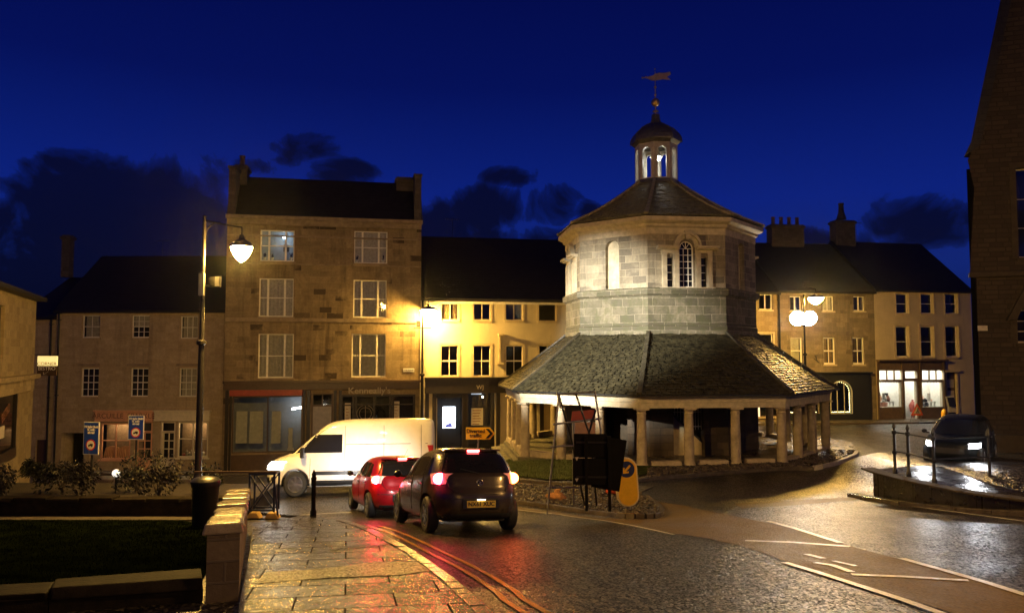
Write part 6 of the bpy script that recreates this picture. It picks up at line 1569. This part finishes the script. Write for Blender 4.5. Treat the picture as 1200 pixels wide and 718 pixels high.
    bp = MB(); S.end(bp, lambda z: -.80, lambda z: .80, .585, .60, off=.012); bp.build('bumper_line', M['rubber'], e)
    bp = MB(); S.end(bp, lambda z: -.62, lambda z: .62, .245, .34, off=.008); bp.build('lower_bumper', M['rubber'], e)
    zp = .50; yp = -1.975
    pc = MB().box(-.33, .33, yp-.012, yp+.03, zp-.085, zp+.085).build('plate_recess', M['black'], e, bevel=.01)
    po = MB().box(-.26, .26, yp-.022, yp-.012, zp-.058, zp+.058).build('number_plate', emit('plate_glow', (1, .5, .6), 6) if plate_lit else M['plate_yellow'], e, bevel=.003)
    if plate: text(plate, .098, M['letter_black'], po, (0, yp-.026, zp), sx=1.0, bold=.002)
    pl_ = MB().box(-.07, .07, yp-.03, yp-.012, zp+.065, zp+.078).build('plate_light', emit('plate_lamp', (1, .85, .6), 12), e)
    bd = MB(); n = 20
    yb = S.Yr(0, .86)
    ring = [(.055*math.cos(2*math.pi*i/n), yb-.012, .86+.055*math.sin(2*math.pi*i/n)) for i in range(n+1)]; bd.tube(ring, .006, 5)
    bd.bar((-.03, yb-.012, .885), (.02, yb-.012, .865), .014, .008).bar((.02, yb-.012, .865), (-.015, yb-.012, .845), .014, .008).bar((-.015, yb-.012, .845), (.03, yb-.012, .828), .014, .008)
    bd.build('badge', M['rim'], e)
    # roof spoiler with the high brake light, aerial, wiper
    sp = MB(); S.end(sp, lambda z: -.52, lambda z: .52, 1.405, 1.44, off=.05); sp.box(-.52, .52, -1.47, -1.34, 1.415, 1.445).build('roof_spoiler', paint, e, bevel=.01)
    if rear_on: 
        hb = MB().box(-.11, .11, -1.50, -1.46, 1.40, 1.432).build('high_brake_light', emit('brake_high', (1, .05, .05), 70), e, bevel=.008)
    MB().cyl((.12,-1.15,1.46), (.16,-1.38,1.66), .006, .003, 6).build('aerial', M['black'], e)
    if wiper: MB().bar((0,S.Yr(0,1.02)-.02,1.02), (-.32,S.Yr(.32,1.1)-.02,1.10), .012).build('rear_wiper', M['black'], e)
    if front_on:
        for sx in (-1, 1):
            q = MB(); S.end(q, (lambda z: .50 if sx > 0 else -.76), (lambda z: .76 if sx > 0 else -.50), .62, .76, True, .012); lo = q.build('headlight', emit('headlamp', (.95, .97, 1), 28), e)
        gq = MB(); S.end(gq, lambda z: -.4, lambda z: .4, .45, .62, True, .01); gq.build('grille', M['rubber'], e)
        po.location.y = 0
    return e
def on_slope(e, heading):
    """pitch and roll a vehicle on to the sloping road"""
    x, y = e.location.x, e.location.y; f = Vector((-math.sin(heading), math.cos(heading))); s = Vector((f.y, -f.x)); d = 1.2
    gf = (G(x+f.x*d, y+f.y*d)-G(x-f.x*d, y-f.y*d))/(2*d); gs = (G(x+s.x*.75, y+s.y*.75)-G(x-s.x*.75, y-s.y*.75))/1.5
    F_ = Vector((f.x, f.y, gf)).normalized(); S_ = Vector((s.x, s.y, gs)).normalized(); U = S_.cross(F_).normalized(); S_ = F_.cross(U)
    e.rotation_euler = Matrix((S_, F_, U)).transposed().to_euler()
    e.location.z = (G(x+f.x*d, y+f.y*d)+G(x-f.x*d, y-f.y*d))/2+.0
a1 = R(20); rc1 = Vector((-.77, 14.1)); f = Vector((-math.sin(a1), math.cos(a1))); c = rc1+f*1.27
car1 = hatch('dark_hatchback', (c.x, c.y, 0), a1, 'dark bronze five-door hatchback braking, nearest on the wet road', M['car_dark'], 'NX61 XUC'); on_slope(car1, a1)
a2 = R(21); rc2 = Vector((-2.67, 18.5)); f = Vector((-math.sin(a2), math.cos(a2))); c = rc2+f*1.2
car2 = hatch('red_hatchback', (c.x, c.y, 0), a2, 'small red hatchback with glowing brake lights ahead of the dark car', M['car_red'], None, scale=.95, wiper=False); on_slope(car2, a2)
f = Vector((-math.sin(a1), math.cos(a1), 0)); s = Vector((f.y, -f.x, 0))
for k in (-1, 1):
    p = car1.location+f*2.06+s*k*.62+Vector((0, 0, .60)); spot('headlight_beam', p, p+f*8+Vector((0, 0, -2.2)), 50, (1, .93, .86), 80, .8, .05)
f = Vector((-math.sin(a2), math.cos(a2), 0)); s = Vector((f.y, -f.x, 0))
for k in (-1, 1):
    p = car2.location+f*2.0+s*k*.6+Vector((0, 0, .58)); spot('headlight_beam', p, p+f*8+Vector((0, 0, -.6)), 260, (1, .93, .86), 80, .8, .05)
a3 = R(141); c = Vector((12.75, 22.6))+Vector((.629, .777))*1.85
car3 = hatch('oncoming_car', (c.x, c.y, 0), a3, 'dark oncoming car with dazzling white headlights behind the iron railing', M['car_black'], None, rear_on=False, front_on=True, scale=.94)
car3.location.z = -3.30; 
car3.rotation_euler = (0, 0, a3)
f = Vector((-math.sin(a3), math.cos(a3), 0)); s = Vector((f.y, -f.x, 0))
for k in (-1, 1):
    p = Vector((c.x, c.y, -3.30+.69))+f*2.1+s*k*.63; spot('headlight_beam', p, p+f*8+Vector((0, 0, -1.1)), 60, (.95, .97, 1), 70, .8, .05)
# white panel van
VAN = [(.25, 2.25, -2.35, .80, 6, 8), (.35, 2.40, -2.42, .92, 5, 8), (.6, 2.45, -2.45, .95, 4.5, 8), (.85, 2.40, -2.45, .955, 4.5, 8), (1.0, 2.15, -2.45, .95, 4.5, 8), (1.1, 1.85, -2.45, .94, 5, 8), (1.3, 1.55, -2.45, .92, 6, 8),
       (1.6, 1.15, -2.44, .89, 7, 9), (1.85, .80, -2.42, .86, 7, 9), (1.96, .55, -2.40, .80, 6, 8), (2.02, .1, -2.3, .68, 5, 6), (2.04, -.3, -2.1, .4, 4, 4)]
vr = Vector((-2.75, 24.9)); vf = Vector((-7.7, 23.9)); hd = (vf-vr).normalized(); av = math.atan2(-hd.x, hd.y); c = (vr+vf)/2-hd*.2
van = empty('white_van', (c.x, c.y, 0), av, 'white panel van crossing left behind the red car, brightly lit', 'van'); S = Shell(VAN)
vb = S.mesh().build('body', M['van_white'], van, smooth=True); carve(vb, [(sx*.85, y, .34, .40, .4) for sx in (-1, 1) for y in (1.6, -1.45)])
for sx in (-1, 1):
    for y in (1.6, -1.45): wheel(van, sx*.83, y, .33, .22, sx)
    g = MB(); S.side(g, sx, lambda z: .30, lambda z: 1.62-(z-1.12)*.9-.0, 1.14, 1.62); g.build('side_window', M['car_glass'], van)
    dl = MB()
    for yy in (.22, 1.2, -.9, -2.0): 
        pts = [(sx*(S.X(yy, z)+.004), yy, z) for z in ((.4, .6, .8, 1.0, 1.3, 1.6, 1.85) if yy < 1 else (.4, .6, .8, 1.0))]
        for a_, b_ in zip(pts, pts[1:]): dl.bar(a_, b_, .012, .01)
    pts = [(sx*(S.X(yy, 1.35)+.004), yy, 1.35) for yy in (.2, -.6, -1.5, -2.2)]
    for a_, b_ in zip(pts, pts[1:]): dl.bar(a_, b_, .012, .012)
    dl.build('door_seam', M['dark_metal'], van)
    sk = MB(); S.side(sk, sx, lambda z: -1.0, lambda z: 1.15, .27, .42, .02); sk.build('side_skirt', M['black'], van)
    rs = MB(); S.side(rs, sx, lambda z: -1.0, lambda z: 1.1, .56, .66, .02); rs.build('rubbing_strip', M['black'], van)
    MB().box(-.09, .09, -.06, .06, -.14, .14).build('wing_mirror', M['black'], van, bevel=.03, loc=(sx*1.05, 1.42, 1.15))
    hl = MB(); S.end(hl, (lambda z: .52 if sx > 0 else -.86), (lambda z: .86 if sx > 0 else -.52), .72, .92, True, .02); S.side(hl, sx, lambda z: 1.98, lambda z: 2.25, .74, .92, .02); hl.build('headlight', emit('van_headlamp', (1, .98, .93), 18), van)
    tl = MB(); S.end(tl, (lambda z: .80 if sx > 0 else -.88), (lambda z: .88 if sx > 0 else -.80), .75, 1.3, False, .015); tl.build('rear_light', M['sign_red'], van)
g = MB(); S.end(g, lambda z: -.8, lambda z: .8, 1.12, 1.72, True, .01); g.build('windscreen', M['car_glass'], van)
g = MB(); S.end(g, lambda z: -.9, lambda z: .9, .28, .52, True, .015); g.build('front_bumper', M['black'], van)
on_slope(van, av); van.scale = (1.03, 1.04, 1.13)

# ------------------------------------------------------------------ sky, camera, output
w = bpy.data.worlds.new('World'); scene.world = w; w.use_nodes = True; nt = w.node_tree; bg = nt.nodes['Background']
tc = N(nt, 'ShaderNodeTexCoord'); V = tc.outputs['Generated']
sep = N(nt, 'ShaderNodeSeparateXYZ'); nt.links.new(V, sep.inputs[0])
sky = rampn(nt, sep.outputs['Z'], [(0.0, (.0015, .003, .022)), (.10, (.0040, .0130, .115)), (.19, (.0026, .0110, .140)), (.33, (.0010, .0040, .070)), (.5, (.0005, .0018, .038)), (1, (.0002, .0005, .012))])
n1 = noise(nt, 11, 12, .66, V, .5)
def mth(op, a, b=None, c=None):
    n = N(nt, 'ShaderNodeMath', operation=op)
    for i, v in enumerate((a, b, c)):
        if v is None: continue
        if isinstance(v, (int, float)): n.inputs[i].default_value = v
        else: nt.links.new(v, n.inputs[i])
    return n.outputs[0]
yy = mth('MAXIMUM', mth('ABSOLUTE', sep.outputs['Y']), .05); az = mth('DIVIDE', sep.outputs['X'], yy); el = mth('DIVIDE', sep.outputs['Z'], yy)
acc = None
for px_, py_, rx, ry, amp in ((140,300,150,125,1), (40,300,150,110,1), (215,270,90,95,1), (190,330,320,60,1), (70,185,75,24,.55), (355,170,50,22,.62), (310,190,60,18,.5), (395,200,55,22,.7), (600,205,45,16,.72), (570,245,62,36,.85), (650,235,42,34,.75), (690,245,30,20,.6), (520,262,60,40,.8), (600,285,130,25,.8), (1085,262,85,40,.85), (960,290,120,30,.6)):
    a = mth('MULTIPLY', mth('SUBTRACT', az, (px_-600)/900), 900/rx); b_ = mth('MULTIPLY', mth('SUBTRACT', el, (415-py_)/900), 900/ry)
    v = mth('SUBTRACT', amp, mth('ADD', mth('MULTIPLY', a, a), mth('MULTIPLY', b_, b_)))
    acc = v if acc is None else mth('MAXIMUM', acc, v)
acc = mth('MAXIMUM', acc, -.9)
cl = rampn(nt, mth('ADD', acc, mth('MULTIPLY', mth('SUBTRACT', n1, .5), 4.4)), [(-.0, 0), (.15, .5), (.6, .95)])
ccol = rampn(nt, sep.outputs['Z'], [(.05, (.0012, .0018, .010)), (.25, (.0012, .0018, .013)), (.5, (.0005, .001, .02))])
nt.links.new(mixc(nt, sky, ccol, cl), bg.inputs[0]); bg.inputs[1].default_value = 1.3
cam = bpy.data.cameras.new('Camera'); co = bpy.data.objects.new('Camera', cam); COL.objects.link(co)
cam.sensor_width = 36; cam.lens = 27; cam.clip_end = 2000; cam.clip_start = .05
co.rotation_euler = (R(90)+PITCH, 0, 0); scene.camera = co
scene.view_settings.view_transform = 'Standard'; scene.view_settings.look = 'None'; scene.view_settings.gamma = 1; scene.view_settings.exposure = EXPO
scene.render.engine = 'CYCLES'; cy = scene.cycles; cy.use_denoising = True; cy.max_bounces = 6; cy.diffuse_bounces = 3; cy.glossy_bounces = 3; cy.transparent_max_bounces = 8
cy.sample_clamp_indirect = 4; cy.caustics_reflective = False; cy.caustics_refractive = False; cy.use_light_tree = True
# ------------------------------------------------------------------ thin haze added in place of lens glow round the lamps
def haze(density, aniso=.75):
    m = bpy.data.materials.new('halo_haze'); m.use_nodes = True; n = m.node_tree; n.nodes.clear()
    o = N(n, 'ShaderNodeOutputMaterial'); v = N(n, 'ShaderNodeVolumePrincipled'); v.inputs['Density'].default_value = density; v.inputs['Color'].default_value = (.9, .92, .95, 1); v.inputs['Anisotropy'].default_value = aniso
    n.links.new(v.outputs[0], o.inputs['Volume'])
    b = MB().box(-262, 262, -62, 322, -9.5, 32).build('haze', m); b['kind'] = 'stuff'; b['label'] = 'thin haze added for soft halos round the lamps'
haze(.00015, .97)
